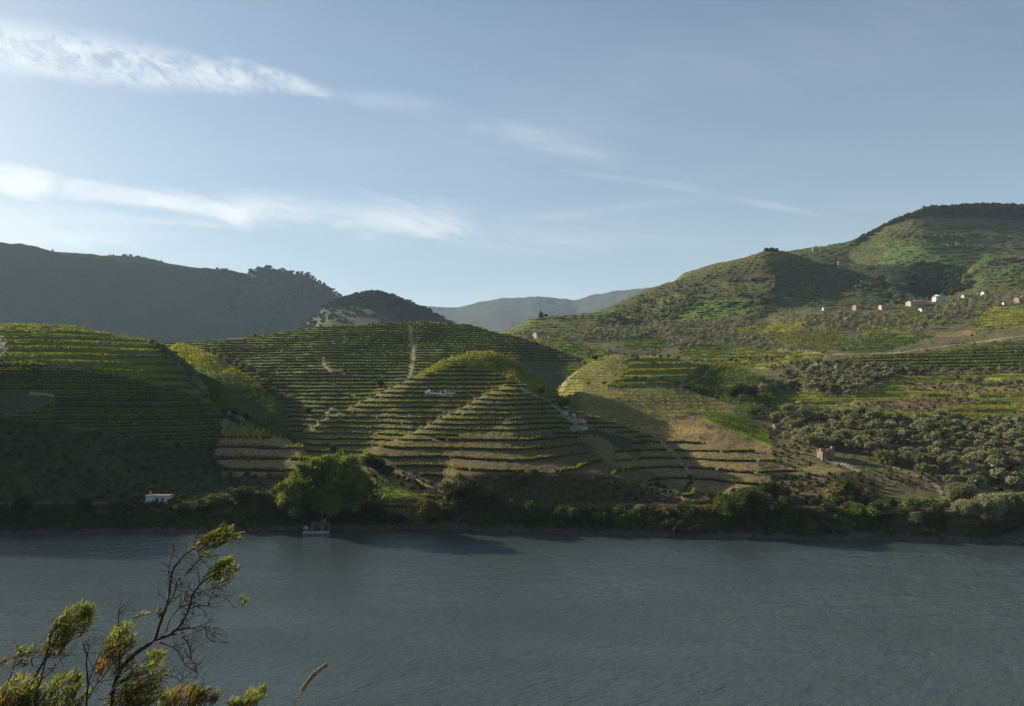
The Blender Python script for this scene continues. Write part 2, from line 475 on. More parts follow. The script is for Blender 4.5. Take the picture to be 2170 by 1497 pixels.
HI = {
 'green_knoll': [
  (1030, [(820,745),(850,735),(890,725),(930,720),(1000,760)]), (1080, [(820,725),(850,712),(890,703),(930,696),(1000,730)]),
  (1140, [(820,712),(850,698),(890,683),(930,671),(1000,710)]), (1200, [(820,708),(850,694),(890,676),(930,661),(1000,700)]),
  (1290, [(820,706),(850,690),(890,668),(930,654),(1000,690)]), (1360, [(820,712),(845,700),(890,690),(930,685),(1000,720)])],
 'round_hill': [
  (1180, [(860,725),(920,710),(980,695),(1050,690),(1200,720)]), (1280, [(860,705),(920,685),(1000,665),(1080,652),(1200,690)]),
  (1380, [(860,700),(930,670),(1010,635),(1090,607),(1200,640)]), (1460, [(860,692),(930,660),(1010,618),(1090,580),(1200,620)]),
  (1560, [(860,680),(930,645),(1010,595),(1090,546),(1200,590)]), (1640, [(860,672),(930,635),(1010,575),(1090,526),(1200,580)]),
  (1740, [(860,665),(930,635),(1000,595),(1065,555),(1150,610)]), (1850, [(860,655),(910,635),(960,612),(1015,586),(1100,640)]),
  (1950, [(850,650),(890,642),(930,634),(970,630),(1050,680)]), (2050, [(840,670),(870,670),(900,670),(930,675),(1000,720)])],
 'peak_hill': [
  (1450, [(1080,640),(1180,600),(1280,580),(1350,575),(1500,620)]), (1640, [(1050,640),(1150,590),(1250,555),(1330,532),(1450,580)]),
  (1700, [(1040,640),(1140,590),(1240,550),(1330,523),(1450,570)]), (1790, [(1000,640),(1120,590),(1230,545),(1330,512),(1450,560)]),
  (1850, [(980,640),(1110,575),(1230,522),(1340,490),(1450,530)]), (1900, [(970,640),(1105,562),(1230,502),(1345,465),(1450,500)]),
  (1960, [(960,640),(1100,555),(1230,488),(1350,441),(1450,480)]), (2100, [(950,630),(1090,550),(1230,484),(1360,433),(1470,470)]),
  (2200, [(940,620),(1080,545),(1230,482),(1360,438),(1470,470)]), (2900, [(930,600),(1080,545),(1230,500),(1360,470),(1470,500)])],
 'east_spur': [
  (1980, [(850,645),(920,635),(980,630),(1040,625),(1100,660)]), (2040, [(850,635),(920,610),(980,590),(1040,580),(1100,620)]),
  (2090, [(850,625),(920,590),(1000,560),(1060,545),(1150,590)]), (2170, [(850,612),(920,578),(1000,552),(1060,541),(1150,580)]),
  (2900, [(850,585),(920,560),(1000,540),(1060,530),(1150,570)])],
}
FAR = {
 'west_ridge': (2240, [(-900,500),(-300,505),(0,514),(60,518),(110,530),(200,539),(290,544),(360,556),(430,568),(490,572),(520,578),(545,572),(580,568),(610,578),(640,582),(690,606),(720,628),(760,665),(820,712),(900,770)], 2800),
 'terraced_knoll': (1330, [(560,770),(610,718),(650,685),(700,642),(730,630),(790,619),(830,627),(850,634),(900,655),(960,686),(1000,705),(1060,740)], 1750),
 'distant_hills': (4400, [(500,740),(850,672),(900,650),(960,651),(1010,641),(1040,635),(1080,631),(1150,629),(1190,632),(1220,635),(1260,624),(1300,617),(1380,609),(1450,600),(1700,620),(2200,640)], 6200),
}

PXN = np.arange(-560, 2720, 3.0)
RAT = 1.0030
DN = 228 * RAT ** np.arange(0, int(math.log(905 / 228) / math.log(RAT)))
NI, NJ = len(PXN), len(DN)
PXG, DG = np.meshgrid(PXN, DN, indexing='ij')
XG = (PXG - CX) / F * DG


def wline(px):                       # distance of the waterline
    return np.interp(px, [-600, 0, 400, 620, 880, 1200, 1500, 2170, 2800], [244, 247, 251, 254, 259, 250, 242, 234, 228])


dw = wline(PXG) + 2.2 * fbm(XG / 14, DG * 0, 3, 3)
q = DG - dw
bankz = np.interp(q, [-30, -3, 0, 2, 12, 17, 23, 60, 200, 700], [-8, -1.0, 0.05, 1.6, 7.3, 7.6, 7.6, 8.6, 14, 20])
bankz = bankz + np.clip(q / 6, 0, 1) * 0.5 * fbm(XG / 5, DG / 5, 5, 3) * (q < 11)
bankz = bankz + 0.0 * q
names = ['river_bank'] + list(LAYERS)
stack = [bankz] + [loft(LAYERS[k], PXN, DN) for k in LAYERS]
ZG = stack[0].copy(); LG = np.zeros(ZG.shape, dtype=np.int32)
for k in range(1, len(stack)):
    a = stack[k]
    kk = 3.0 * DG / 300
    hmx = np.clip(0.5 + 0.5 * (a - ZG) / kk, 0, 1)
    LG = np.where(a > ZG, k, LG)
    ZG = ZG * (1 - hmx) + a * hmx + kk * hmx * (1 - hmx) * (1 if k > 1 else 0.3)
amp = smoothstep(q, 20, 60)
ZG = ZG + amp * (DG / 300) * (1.5 * fbm(XG / 45, DG / 45, 11, 3) + 0.35 * fbm(XG / 9, DG / 9, 12, 3))
ZBASE = ZG.copy()
PYG = HY - (ZG - CAMZ) * F / DG
LI = {n: i for i, n in enumerate(names)}

# ------------------------------------------------------------------ land use: soil colour, terraces and vine rows
jx = 5 * fbm(XG / 12, DG / 12, 21, 3); jy = 2.5 * fbm(XG / 10, DG / 10, 22, 3)
QX, QY = PXG + jx, PYG + jy


def zone(layers, poly=None, hard=False):
    m = np.zeros(ZG.shape, bool)
    for l in ([layers] if isinstance(layers, str) else layers):
        m |= LG == LI[l]
    if poly is not None:
        m &= in_poly(PXG if hard else QX, PYG if hard else QY, poly)
    return m


BROWN, GRASS, GOLD, PINK, TRACK = (0.168, 0.142, 0.066), (0.105, 0.118, 0.036), (0.27, 0.195, 0.075), (0.25, 0.165, 0.10), (0.32, 0.27, 0.20)
DARK, FIELD, TAN = (0.062, 0.058, 0.030), (0.14, 0.16, 0.040), (0.21, 0.155, 0.082)
SOIL = np.zeros(ZG.shape + (3,)); SOIL[:] = BROWN
SOIL[LG == 0] = DARK
ZID = np.zeros(ZG.shape, np.int32)         # which vineyard
ZONES = []


def vineyard(desc, mask, h, terr=1.0, rows=(0.06,), soil=None, mat='vine', dens=1.0, hgt=1.5, plat=0.34, direction=None, gap=0.0):
    ZONES.append(dict(desc=desc, h=h, terr=terr, rows=rows, mat=mat, dens=dens, hgt=hgt, plat=plat, direction=direction, gap=gap))
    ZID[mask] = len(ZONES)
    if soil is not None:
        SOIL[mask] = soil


def bare(mask, soil):
    ZID[mask] = 0
    SOIL[mask] = soil


far = 60000
# the hill at the west end
vineyard('west hill crown', zone('left_hill', [(-700, 600), (700, 600), (700, 860), (430, 850), (250, 798), (100, 772), (-700, 752)]), 3.9, 1, (.08, .26, .42, .58), FIELD, 'vine', 1.1, hgt=1.6, plat=.72)
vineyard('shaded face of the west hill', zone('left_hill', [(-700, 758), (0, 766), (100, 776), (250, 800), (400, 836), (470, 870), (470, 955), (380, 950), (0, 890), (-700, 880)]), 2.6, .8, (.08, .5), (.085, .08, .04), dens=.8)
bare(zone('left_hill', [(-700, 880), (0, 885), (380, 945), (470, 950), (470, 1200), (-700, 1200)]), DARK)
bare(zone('left_hill', [(-700, 835), (60, 835), (120, 850), (60, 880), (-700, 880)]), (.09, .075, .05))
vineyard('pink earth terraces', zone('left_hill', [(468, 930), (640, 930), (670, 1000), (600, 1016), (520, 1016), (480, 1000), (448, 975), (455, 950)]), 3.6, 1, (.1, .35), PINK, hgt=1.6, plat=.45)
bare(zone('left_hill', [(455, 1012), (570, 1012), (660, 1000), (700, 1300), (400, 1300)]), DARK)
vineyard('small plot on the west hill toe', zone('left_hill', [(472, 903), (560, 905), (625, 925), (620, 934), (472, 930)], True), 2.6, 0, (.5,), GOLD, 'vine_gold', 1.2, 1.9, direction=(1.0, .25))
# gully nose
vineyard('bright nose in the gully', zone('gully_nose', [(300, 700), (440, 735), (560, 800), (560, 830), (480, 800), (400, 775), (300, 760)]), 1.9, .2, (.1, .6), FIELD, 'vine_gold')
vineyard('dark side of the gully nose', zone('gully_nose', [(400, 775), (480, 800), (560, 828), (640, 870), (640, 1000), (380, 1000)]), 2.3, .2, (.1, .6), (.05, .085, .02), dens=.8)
# rear hill
vineyard('rear hill', zone('rear_hill'), 2.2, 1, (.06,), (.115, .12, .045), hgt=1.3, dens=1.0, plat=.4)
vineyard('east flank of the rear hill', zone('rear_hill', [(1040, 715), (1320, 760), (1320, 900), (1180, 860), (1130, 790), (1060, 760)]), 2.4, .5, (.1,), (.11, .09, .055), dens=.7)
bare(zone('rear_hill', [(1100, 770), (1250, 775), (1230, 860), (1120, 850)]), (.10, .085, .055))
# spurs
vineyard('sign spur', zone('sign_spur'), 2.25, 1, (.06,), BROWN, hgt=1.35, plat=.34)
vineyard('crown of the sign spur', zone('sign_spur', [(870, 806), (930, 770), (1020, 740), (1090, 755), (1150, 795), (1190, 840), (1120, 830), (1040, 786), (960, 778), (900, 800)]), 1.5, .3, (.1, .5), FIELD, 'vine_gold', 1.1)
vineyard('upper front spur', zone('front_spur'), 2.0, 1, (.06,), BROWN, hgt=1.25, plat=.36)
vineyard('lower front spur', zone('front_spur', [(600, 940), (900, 940), (1000, 922), (1250, 925), (1500, 960), (1600, 1200), (600, 1200)]), 2.9, 1, (.06,), (.14, .10, .055), plat=.28, dens=1.3, hgt=1.7)
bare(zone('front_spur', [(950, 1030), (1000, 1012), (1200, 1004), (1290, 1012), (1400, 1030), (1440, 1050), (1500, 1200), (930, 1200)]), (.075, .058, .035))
bare(zone('front_spur', [(1240, 905), (1350, 935), (1330, 955), (1230, 930)]), (.07, .06, .04))
# plot with small trees behind the big tree
bare(zone(['front_spur', 'left_hill', 'river_bank'], [(815, 985), (860, 1005), (950, 1040), (900, 1048), (850, 1036), (820, 1010)]), (.30, .20, .115))
vineyard('green plot behind the great tree', zone(['front_spur', 'left_hill', 'river_bank'], [(800, 1010), (825, 1014), (860, 1040), (910, 1052), (900, 1060), (800, 1062)]), 1.6, 0, (.1, .6), FIELD, 'vine')
# middle slope
vineyard('middle slope terraces', zone('middle_slope', [(1300, 925), (1480, 930), (1600, 950), (1840, 985), (1900, 1020), (1640, 1030), (1500, 1050), (1300, 1100)]), 2.9, 1, (.08,), TAN, plat=.36, dens=1.2)
vineyard('olive brown dome', zone('middle_slope', [(1200, 815), (1300, 830), (1400, 820), (1560, 860), (1600, 885), (1480, 885), (1400, 905), (1250, 900), (1100, 960), (1150, 850)]), 1.9, .8, (.1,), (.20, .165, .066), 'vine_gold', .7, 1.0)
vineyard('golden knoll', zone('middle_slope', [(1100, 770), (1240, 755), (1330, 745), (1350, 765), (1300, 820), (1260, 850), (1100, 850)]), 1.7, .6, (.1,), (.22, .20, .07), 'vine_gold', .8, 1.1)
vineyard('bright fields on the middle slope', zone('middle_slope', [(1330, 745), (1510, 755), (1500, 790), (1430, 815), (1290, 822), (1330, 790)]), 4.2, 1, (.05, .2, .35, .5, .65), (.17, .19, .05), 'vine_gold', 1.2, plat=.78)
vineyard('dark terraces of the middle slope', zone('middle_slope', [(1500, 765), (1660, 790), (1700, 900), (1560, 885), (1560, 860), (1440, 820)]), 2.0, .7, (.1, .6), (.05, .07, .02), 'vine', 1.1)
bare(zone('middle_slope', [(1230, 896), (1400, 895), (1470, 878), (1560, 890), (1650, 945), (1700, 955), (1620, 962), (1480, 940), (1330, 935)]), (.215, .15, .075))
bare(zone('middle_slope', [(1340, 903), (1480, 903), (1520, 915), (1440, 922), (1340, 916)]), (.30, .215, .085))
vineyard('lime green strip', zone('middle_slope', [(1478, 878), (1560, 878), (1620, 905), (1690, 946), (1640, 950), (1560, 918), (1500, 895)]), 1.3, .1, (.1, .6), (.19, .23, .03), 'lime', 1.3, 1.3)
bare(zone('middle_slope', [(1640, 1012), (1760, 1005), (1850, 1000), (2000, 1020), (2000, 1200), (1600, 1200)]), (.10, .075, .045))
# grove slope
G_ = 'grove_slope'
bare(zone(G_), (.13, .108, .058))
vineyard('upper east vineyard', zone([G_, 'village_slope'], [(1600, 770), (1660, 752), (1800, 748), (1950, 724), (2040, 712), (2200, 690), (2900, 660), (2900, 800), (2170, 790), (1880, 785), (1700, 765)]), 2.5, .9, (.08, .5), (.085, .085, .035), dens=1.0, plat=.4)
vineyard('bright east terraces', zone(G_, [(1600, 850), (1640, 826), (1800, 842), (1900, 800), (1950, 796), (2900, 780), (2900, 880), (2170, 872), (2060, 893), (1900, 890), (1750, 882), (1620, 872)]), 3.4, 1, (.05, .2, .35, .5, .65), (.19, .19, .052), 'vine_gold', 1.2, 1.3, plat=.76)
bare(zone(G_, [(1890, 815), (2020, 812), (2060, 825), (2170, 812), (2900, 800), (2900, 822), (2170, 832), (2050, 836), (1960, 826)]), (.20, .145, .08))
bare(zone(G_, [(1740, 862), (1860, 852), (2050, 846), (2100, 842), (2060, 858), (1960, 872), (1840, 866)]), (.17, .12, .07))
# village slope: meadows and plots
V_ = 'village_slope'
bare(zone(V_), (.118, .108, .052))
for i, (poly, mat) in enumerate([
    ([(1160, 735), (1210, 726), (1280, 744), (1300, 757), (1200, 752)], 'vine'), ([(1330, 722), (1400, 708), (1440, 712), (1400, 735), (1300, 738)], 'vine'),
    ([(1440, 738), (1540, 732), (1620, 742), (1620, 770), (1450, 765)], 'vine'), ([(1560, 698), (1640, 684), (1700, 684), (1705, 700), (1640, 706), (1570, 708)], 'vine_gold'),
    ([(1500, 760), (1560, 750), (1660, 752), (1700, 765), (1650, 785), (1520, 775)], 'vine_gold'), ([(1600, 745), (1690, 742), (1780, 752), (1700, 765), (1620, 765)], 'vine_gold'),
    ([(1780, 745), (1870, 745), (1990, 712), (1900, 706), (1810, 728)], 'vine'), ([(1820, 700), (1920, 692), (1930, 702), (1830, 712)], 'vine_gold'),
    ([(1890, 672), (1960, 655), (1990, 668), (1930, 680)], 'vine'), ([(2090, 655), (2300, 640), (2900, 640), (2900, 690), (2200, 690), (2060, 700)], 'vine_gold'),
    ([(1130, 718), (1190, 716), (1200, 724), (1140, 727)], 'vine_gold'), ([(1150, 765), (1240, 755), (1300, 762), (1300, 790), (1150, 800)], 'vine')]):
    vineyard('village fields', zone(V_, poly), 3.4, 1, (.05, .25, .45, .65), (.15, .185, .045) if mat == 'vine' else (.19, .19, .05), mat, 1.2, 1.3, plat=.78)
vineyard('fan plot below the village', zone([V_, G_], [(1636, 708), (1700, 703), (1780, 703), (1800, 722), (1780, 745), (1700, 742), (1655, 728)], True), 4.4, 0, (.5,), (.13, .11, .05), 'vine', 1.3, 1.8, direction=(1.0, .55))
bare(zone(V_, [(1370, 712), (1420, 703), (1480, 718), (1470, 724), (1420, 720)]), (.27, .18, .11))
bare(zone([V_, G_], [(1980, 705), (2070, 700), (2060, 712), (1990, 716)]), (.25, .17, .10))

# farm tracks: pale beaten earth
TRACKS = [('rear_hill', [(868, 694), (870, 715), (876, 740), (872, 770), (867, 808)], 4.5), ('rear_hill', [(684, 760), (686, 775), (700, 788), (730, 794)], 3),
          ('left_hill', [(-5, 718), (6, 735), (2, 752)], 9), (['left_hill'], [(315, 722), (345, 740), (380, 775), (405, 800), (425, 830)], 4),
          ('front_spur', [(1105, 826), (1150, 845), (1185, 868), (1200, 885), (1222, 895)], 4.5), ('front_spur', [(1208, 892), (1240, 895), (1236, 908), (1214, 908)], 7),
          (['front_spur', 'middle_slope', 'river_bank'], [(1398, 935), (1430, 968), (1455, 995), (1468, 1018), (1450, 1045)], 3.2),
          (['rear_hill', 'middle_slope', 'sign_spur'], [(1245, 768), (1215, 790), (1195, 812), (1190, 828)], 3.0),
          (['middle_slope'], [(1510, 776), (1490, 800), (1440, 820), (1445, 835)], 2.6),
          ([G_, 'middle_slope'], [(1880, 985), (1920, 1000), (1960, 1015), (1985, 1030), (2000, 1055)], 4),
          ([G_, 'middle_slope'], [(1750, 975), (1790, 985), (1820, 1000)], 5),
          (['left_hill', 'sign_spur', 'rear_hill'], [(700, 868), (665, 905), (645, 915)], 3.5),
          (['left_hill', 'gully_nose'], [(485, 875), (520, 890), (540, 905)], 3),
          (['village_slope', 'grove_slope'], [(1640, 740), (1760, 752), (1900, 748), (2170, 712)], 1.4),
          (['left_hill'], [(62, 834), (115, 838)], 1.8)]
for lay, line, w in TRACKS:
    m = zone(lay, None) & (seg_dist(PXG + jx * .25, PYG + jy * .3, line) < w * (0.8 + 0.4 * fbm(XG / 3, DG / 3, 31, 2)))
    bare(m, TRACK)
# the railway shelf along the bank
rail = (LG == 0) & (q > 12) & (q < 19)
SOIL[rail] = (.20, .16, .12)
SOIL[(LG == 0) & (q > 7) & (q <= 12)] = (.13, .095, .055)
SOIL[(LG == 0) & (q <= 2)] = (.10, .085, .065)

# cut the terraces
zl = ZBASE + 0.9 * fbm(XG / 70, DG / 70, 41, 2) + 0.25 * fbm(XG / 15, DG / 15, 42, 2)
ZT = ZBASE.copy()
TW = np.zeros(ZG.shape)
for k, z_ in enumerate(ZONES, 1):
    if z_['terr'] <= 0 or z_['direction'] is not None:
        continue
    m = ZID == k
    if not m.any():
        continue
    h = z_['h']; f = zl / h; n = np.floor(f); f = f - n; p = z_['plat']
    zz = h * np.where(f < p, 0.12 * f / p, 0.12 + 0.88 * ((f - p) / (1 - p)) ** 0.85)
    dz_ = (n * h + zz - zl) + h * 0.25
    ZT[m] = (ZBASE + dz_ * z_['terr'])[m]
# soften only where a terrace field meets untouched ground
wgt = (ZID > 0).astype(float)
for _ in range(2):
    wgt = (wgt + np.roll(wgt, 1, 0) + np.roll(wgt, -1, 0) + np.roll(wgt, 1, 1) + np.roll(wgt, -1, 1)) / 5
ZG = ZBASE + (ZT - ZBASE) * np.clip(wgt * 1.5 - .3, 0, 1)
tn = fbm(XG / 2.2, DG / 2.2, 51, 2) * 0.22 * np.clip(q / 20, 0, 1)
ZG = ZG + tn
PYG = HY - (ZG - CAMZ) * F / DG


def zat(px, D):
    fi = np.clip((px - PXN[0]) / 3.0, 0, NI - 1.001); fj = np.clip(np.log(D / DN[0]) / math.log(RAT), 0, NJ - 1.001)
    i = fi.astype(int); j = fj.astype(int); a = fi - i; b = fj - j
    return (ZG[i, j] * (1 - a) + ZG[i + 1, j] * a) * (1 - b) + (ZG[i, j + 1] * (1 - a) + ZG[i + 1, j + 1] * a) * b


def grid_mesh(name, X, Y, Z, soil, facemask=None):
    ni, nj = Z.shape
    idx = np.arange(ni * nj).reshape(ni, nj)
    f = np.stack([idx[:-1, :-1], idx[1:, :-1], idx[1:, 1:], idx[:-1, 1:]], -1)
    f = f.reshape(-1, 4) if facemask is None else f[facemask]
    used = np.unique(f); remap = np.full(ni * nj, -1); remap[used] = np.arange(len(used))
    v = np.stack([X, Y, Z], -1).reshape(-1, 3)[used]
    c = np.concatenate([soil.reshape(-1, 3)[used], np.ones((len(used), 1))], 1)
    return np_mesh(name, v, remap[f], True, {'soil': ('FLOAT_COLOR', c)})


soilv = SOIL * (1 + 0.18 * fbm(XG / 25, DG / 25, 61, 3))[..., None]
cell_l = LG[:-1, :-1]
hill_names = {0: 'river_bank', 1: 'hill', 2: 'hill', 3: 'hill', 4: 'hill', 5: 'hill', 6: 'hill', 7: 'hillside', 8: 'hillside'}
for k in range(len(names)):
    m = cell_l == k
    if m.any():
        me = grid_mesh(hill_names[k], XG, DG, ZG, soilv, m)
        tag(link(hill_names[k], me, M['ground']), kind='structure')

# ------------------------------------------------------------------ the high hills behind the village
PXH = np.arange(940, 2860, 4.0)
DH = 780 * 1.0045 ** np.arange(0, int(math.log(1560 / 780) / math.log(1.0045)))
PHG, DHG = np.meshgrid(PXH, DH, indexing='ij'); XHG = (PHG - CX) / F * DHG
hs = [loft(HI[k], PXH, DH) for k in HI]
ZH = hs[0].copy(); LH = np.zeros(ZH.shape, int)
for k in range(1, len(hs)):
    hmx = np.clip(0.5 + 0.5 * (hs[k] - ZH) / 8.0, 0, 1)
    LH = np.where(hs[k] > ZH, k, LH)
    ZH = ZH * (1 - hmx) + hs[k] * hmx + 8.0 * hmx * (1 - hmx)
ZH = ZH + 5.0 * fbm(XHG / 120, DHG / 120, 71, 3) + 0.9 * fbm(XHG / 20, DHG / 20, 72, 2) - 3
PYH = HY - (ZH - CAMZ) * F / DHG
hjx, hjy = 6 * fbm(XHG / 25, DHG / 25, 73, 3), 3 * fbm(XHG / 25, DHG / 25, 74, 3)
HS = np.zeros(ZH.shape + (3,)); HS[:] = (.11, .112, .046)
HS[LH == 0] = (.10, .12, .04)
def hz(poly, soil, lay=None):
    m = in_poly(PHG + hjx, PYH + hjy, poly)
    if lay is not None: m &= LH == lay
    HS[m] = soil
    return m
hz([(1000, 600), (1320, 600), (1320, 668), (1160, 676), (1090, 700), (1000, 720)], (.13, .15, .04), 0)
hz([(1440, 640), (1590, 635), (1600, 655), (1590, 685), (1430, 690)], (.14, .20, .05), 1)
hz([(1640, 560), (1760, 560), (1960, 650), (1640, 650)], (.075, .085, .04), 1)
hz([(1900, 500), (2050, 505), (2110, 545), (2060, 610), (1930, 590), (1860, 560)], (.13, .19, .05), 2)
hz([(1790, 500), (1960, 500), (2080, 520), (1900, 520), (1700, 530)], (.11, .14, .04), 2)
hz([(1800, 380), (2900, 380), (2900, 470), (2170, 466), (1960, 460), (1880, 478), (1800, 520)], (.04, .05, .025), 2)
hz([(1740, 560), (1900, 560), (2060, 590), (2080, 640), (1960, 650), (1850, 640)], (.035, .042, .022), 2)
hz([(2060, 530), (2900, 530), (2900, 600), (2060, 600)], (.10, .125, .042), 3)
for poly, c_ in [([(1330, 664), (1400, 630), (1445, 618), (1425, 642), (1360, 666)], (.15, .19, .05)), ([(1300, 668), (1356, 660), (1352, 682), (1296, 684)], (.16, .17, .05)), ([(1490, 594), (1640, 586), (1640, 604), (1500, 614)], (.13, .14, .05)),
                 ([(1240, 672), (1310, 655), (1330, 662), (1260, 690)], (.14, .12, .06)), ([(1500, 560), (1640, 532), (1700, 540), (1560, 580)], (.13, .13, .05)), ([(1640, 612), (1760, 606), (1800, 640), (1640, 646)], (.085, .10, .04))]:
    hz(poly, c_, 1)
hterr = fbm(XHG / 90, DHG / 90, 75, 2)
zlh = ZH + 3 * hterr
fh = zlh / 6.5; nh = np.floor(fh); fr = fh - nh
ZH2 = ZH + 6.5 * (np.where(fr < .4, .15 * fr / .4, .15 + .85 * (fr - .4) / .6) - fr) * 0.8
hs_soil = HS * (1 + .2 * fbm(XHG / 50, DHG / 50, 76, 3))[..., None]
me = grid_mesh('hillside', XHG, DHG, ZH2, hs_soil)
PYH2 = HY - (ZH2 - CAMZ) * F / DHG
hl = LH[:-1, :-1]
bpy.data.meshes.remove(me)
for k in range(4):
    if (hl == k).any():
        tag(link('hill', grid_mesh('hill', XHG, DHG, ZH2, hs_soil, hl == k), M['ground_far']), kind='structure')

# ------------------------------------------------------------------ far ridges
RIDGES = {}
for k, (foot, crest, Dc) in FAR.items():
    pc = np.array([c[0] for c in crest], float); yc = np.array([c[1] for c in crest], float)
    pxs = np.arange(pc[0], pc[-1], 4.0 if Dc < 3000 else 6.0)
    u = np.linspace(0, 1.25, 90)
    yk = pchip_all(pc[None, :], yc[None, :], pxs[None, :])[0] + .6
    PF, UF = np.meshgrid(pxs, u, indexing='ij')
    DF = foot + (Dc - foot) * UF
    zc = CAMZ + (HY - yk) / F * Dc
    zf = CAMZ + (HY - 790) / F * foot
    prof = np.where(UF < 1, UF ** 1.0, 1 - (UF - 1) * 1.5)
    Zf = zf + (zc[:, None] - zf) * prof
    XF = (PF - CX) / F * DF
    sc_ = Dc / 9.0
    relief = fbm(XF / sc_ + DF / sc_ * .35, DF / (sc_ * 2.2), 81, 4)
    Zf = Zf + relief * (zc[:, None] - zf) * (.055 if k == 'west_ridge' else .12) * np.clip((1 - UF) * 3, 0, 1)
    Zf = Zf + fbm(XF / (sc_ * .12), DF / (sc_ * .12), 82, 3) * Dc / 600
    soil = np.zeros(Zf.shape + (3,)); soil[:] = (.055, .060, .034)
    py_ = HY - (Zf - CAMZ) * F / DF
    if k == 'terraced_knoll':
        soil[in_poly(PF, py_, [(640, 700), (700, 655), (740, 652), (840, 652), (860, 700)])] = (.048, .054, .032)
        soil[in_poly(PF, py_, [(650, 695), (720, 650), (735, 655), (665, 705)])] = (.075, .072, .045)
    if k == 'west_ridge':
        soil[in_poly(PF, py_, [(130, 520), (420, 560), (420, 572), (130, 540)])] = (.10, .12, .045)
    soil = soil * (1 + .25 * fbm(XF / (sc_ * .3), DF / (sc_ * .3), 83, 3))[..., None]
    tag(link('hill', grid_mesh('hill', XF, DF, Zf, soil), M['ground_far']), kind='structure')
    RIDGES[k] = (pxs, u, XF, DF, Zf, py_)

# ------------------------------------------------------------------ vine rows
def segments(Lf, mask):
    """iso lines of Lf at whole numbers as segments: level, and both ends in fractional grid coordinates"""
    fl = np.floor(Lf).astype(np.int64)
    A, B, Cc, Dd = fl[:-1, :-1], fl[1:, :-1], fl[1:, 1:], fl[:-1, 1:]
    cm = mask[:-1, :-1] & mask[1:, 1:]
    e = [np.abs(A - B) == 1, np.abs(B - Cc) == 1, np.abs(Cc - Dd) == 1, np.abs(Dd - A) == 1]
    big = (np.abs(A - B) > 1) | (np.abs(B - Cc) > 1) | (np.abs(Cc - Dd) > 1) | (np.abs(Dd - A) > 1)
    cnt = sum(x.astype(int) for x in e)
    ok = cm & (cnt == 2) & ~big
    I, J = np.nonzero(ok)
    lev = np.maximum.reduce([A[I, J], B[I, J], Cc[I, J], Dd[I, J]])
    va, vb, vc, vd = Lf[I, J], Lf[I + 1, J], Lf[I + 1, J + 1], Lf[I, J + 1]
    def fr_(p, q_): return np.clip((lev - p) / np.where(np.abs(q_ - p) < 1e-9, 1, q_ - p), 0, 1)
    P = np.stack([np.stack([I + fr_(va, vb), J + 0.0 * I], -1), np.stack([I + 1.0 + 0 * J, J + fr_(vb, vc)], -1),
                  np.stack([I + fr_(vd, vc), J + 1.0 + 0 * I], -1), np.stack([I + 0.0 * J, J + fr_(va, vd)], -1)], 1)
    E = np.stack([x[I, J] for x in e], 1)
    first = np.argmax(E, 1); last = 3 - np.argmax(E[:, ::-1], 1)
    ar = np.arange(len(I))
    return lev, P[ar, first], P[ar, last]


def quads(cen, size, flat=0.0, updir=None):
    """loose leaf-like quads at random angles"""
    n = len(cen)
    a = rng.normal(size=(n, 3)); a /= np.linalg.norm(a, axis=1)[:, None]
    b = rng.normal(size=(n, 3)); b -= a * (a * b).sum(1)[:, None]; b /= np.linalg.norm(b, axis=1)[:, None]
    s = (np.asarray(size) * (0.7 + 0.6 * rng.random(n)))[:, None] * 0.5
    asp = (0.7 + 0.5 * rng.random(n))[:, None]
    v = np.stack([cen - a * s - b * s * asp * .6, cen + a * s * .9 - b * s * asp, cen + a * s * 1.1 + b * s * asp * .7, cen - a * s * .8 + b * s * asp], 1)
    return v.reshape(-1, 3), np.arange(n * 4).reshape(-1, 4)


def core(me, n):
    me.materials.append(M['vine_core_shade'])
    mi = np.zeros(len(me.polygons), np.int32); mi[n:] = 1
    me.polygons.foreach_set('material_index', mi)


vis = PYG <= np.minimum.accumulate(PYG, axis=1) + 1.5          # what can be seen from the far side of the river
vis |= PXG < 0
CORED = {'sign spur', 'upper front spur', 'lower front spur', 'rear hill', 'middle slope terraces', 'pink earth terraces', 'shaded face of the west hill', 'upper east vineyard', 'east flank of the rear hill'}
ROWS = []        # (score, zone, level, centres, sizes, mat)
ordinals = 'first second third fourth fifth sixth seventh eighth ninth tenth eleventh twelfth thirteenth fourteenth fifteenth sixteenth seventeenth eighteenth nineteenth twentieth'.split()
def ordinal(n):
    if n < 20: return ordinals[n]
    t = ['twentieth', 'thirtieth', 'fortieth', 'fiftieth', 'sixtieth', 'seventieth', 'eightieth', 'ninetieth'][(n + 1) // 10 - 2]
    return t if (n + 1) % 10 == 0 else t[:-4].replace('tie', 'ty') + ('y-' if not t[:-4].endswith('y') else '-') + ordinals[(n + 1) % 10 - 1]
view = (PXG > -60) & (PXG < 2230)
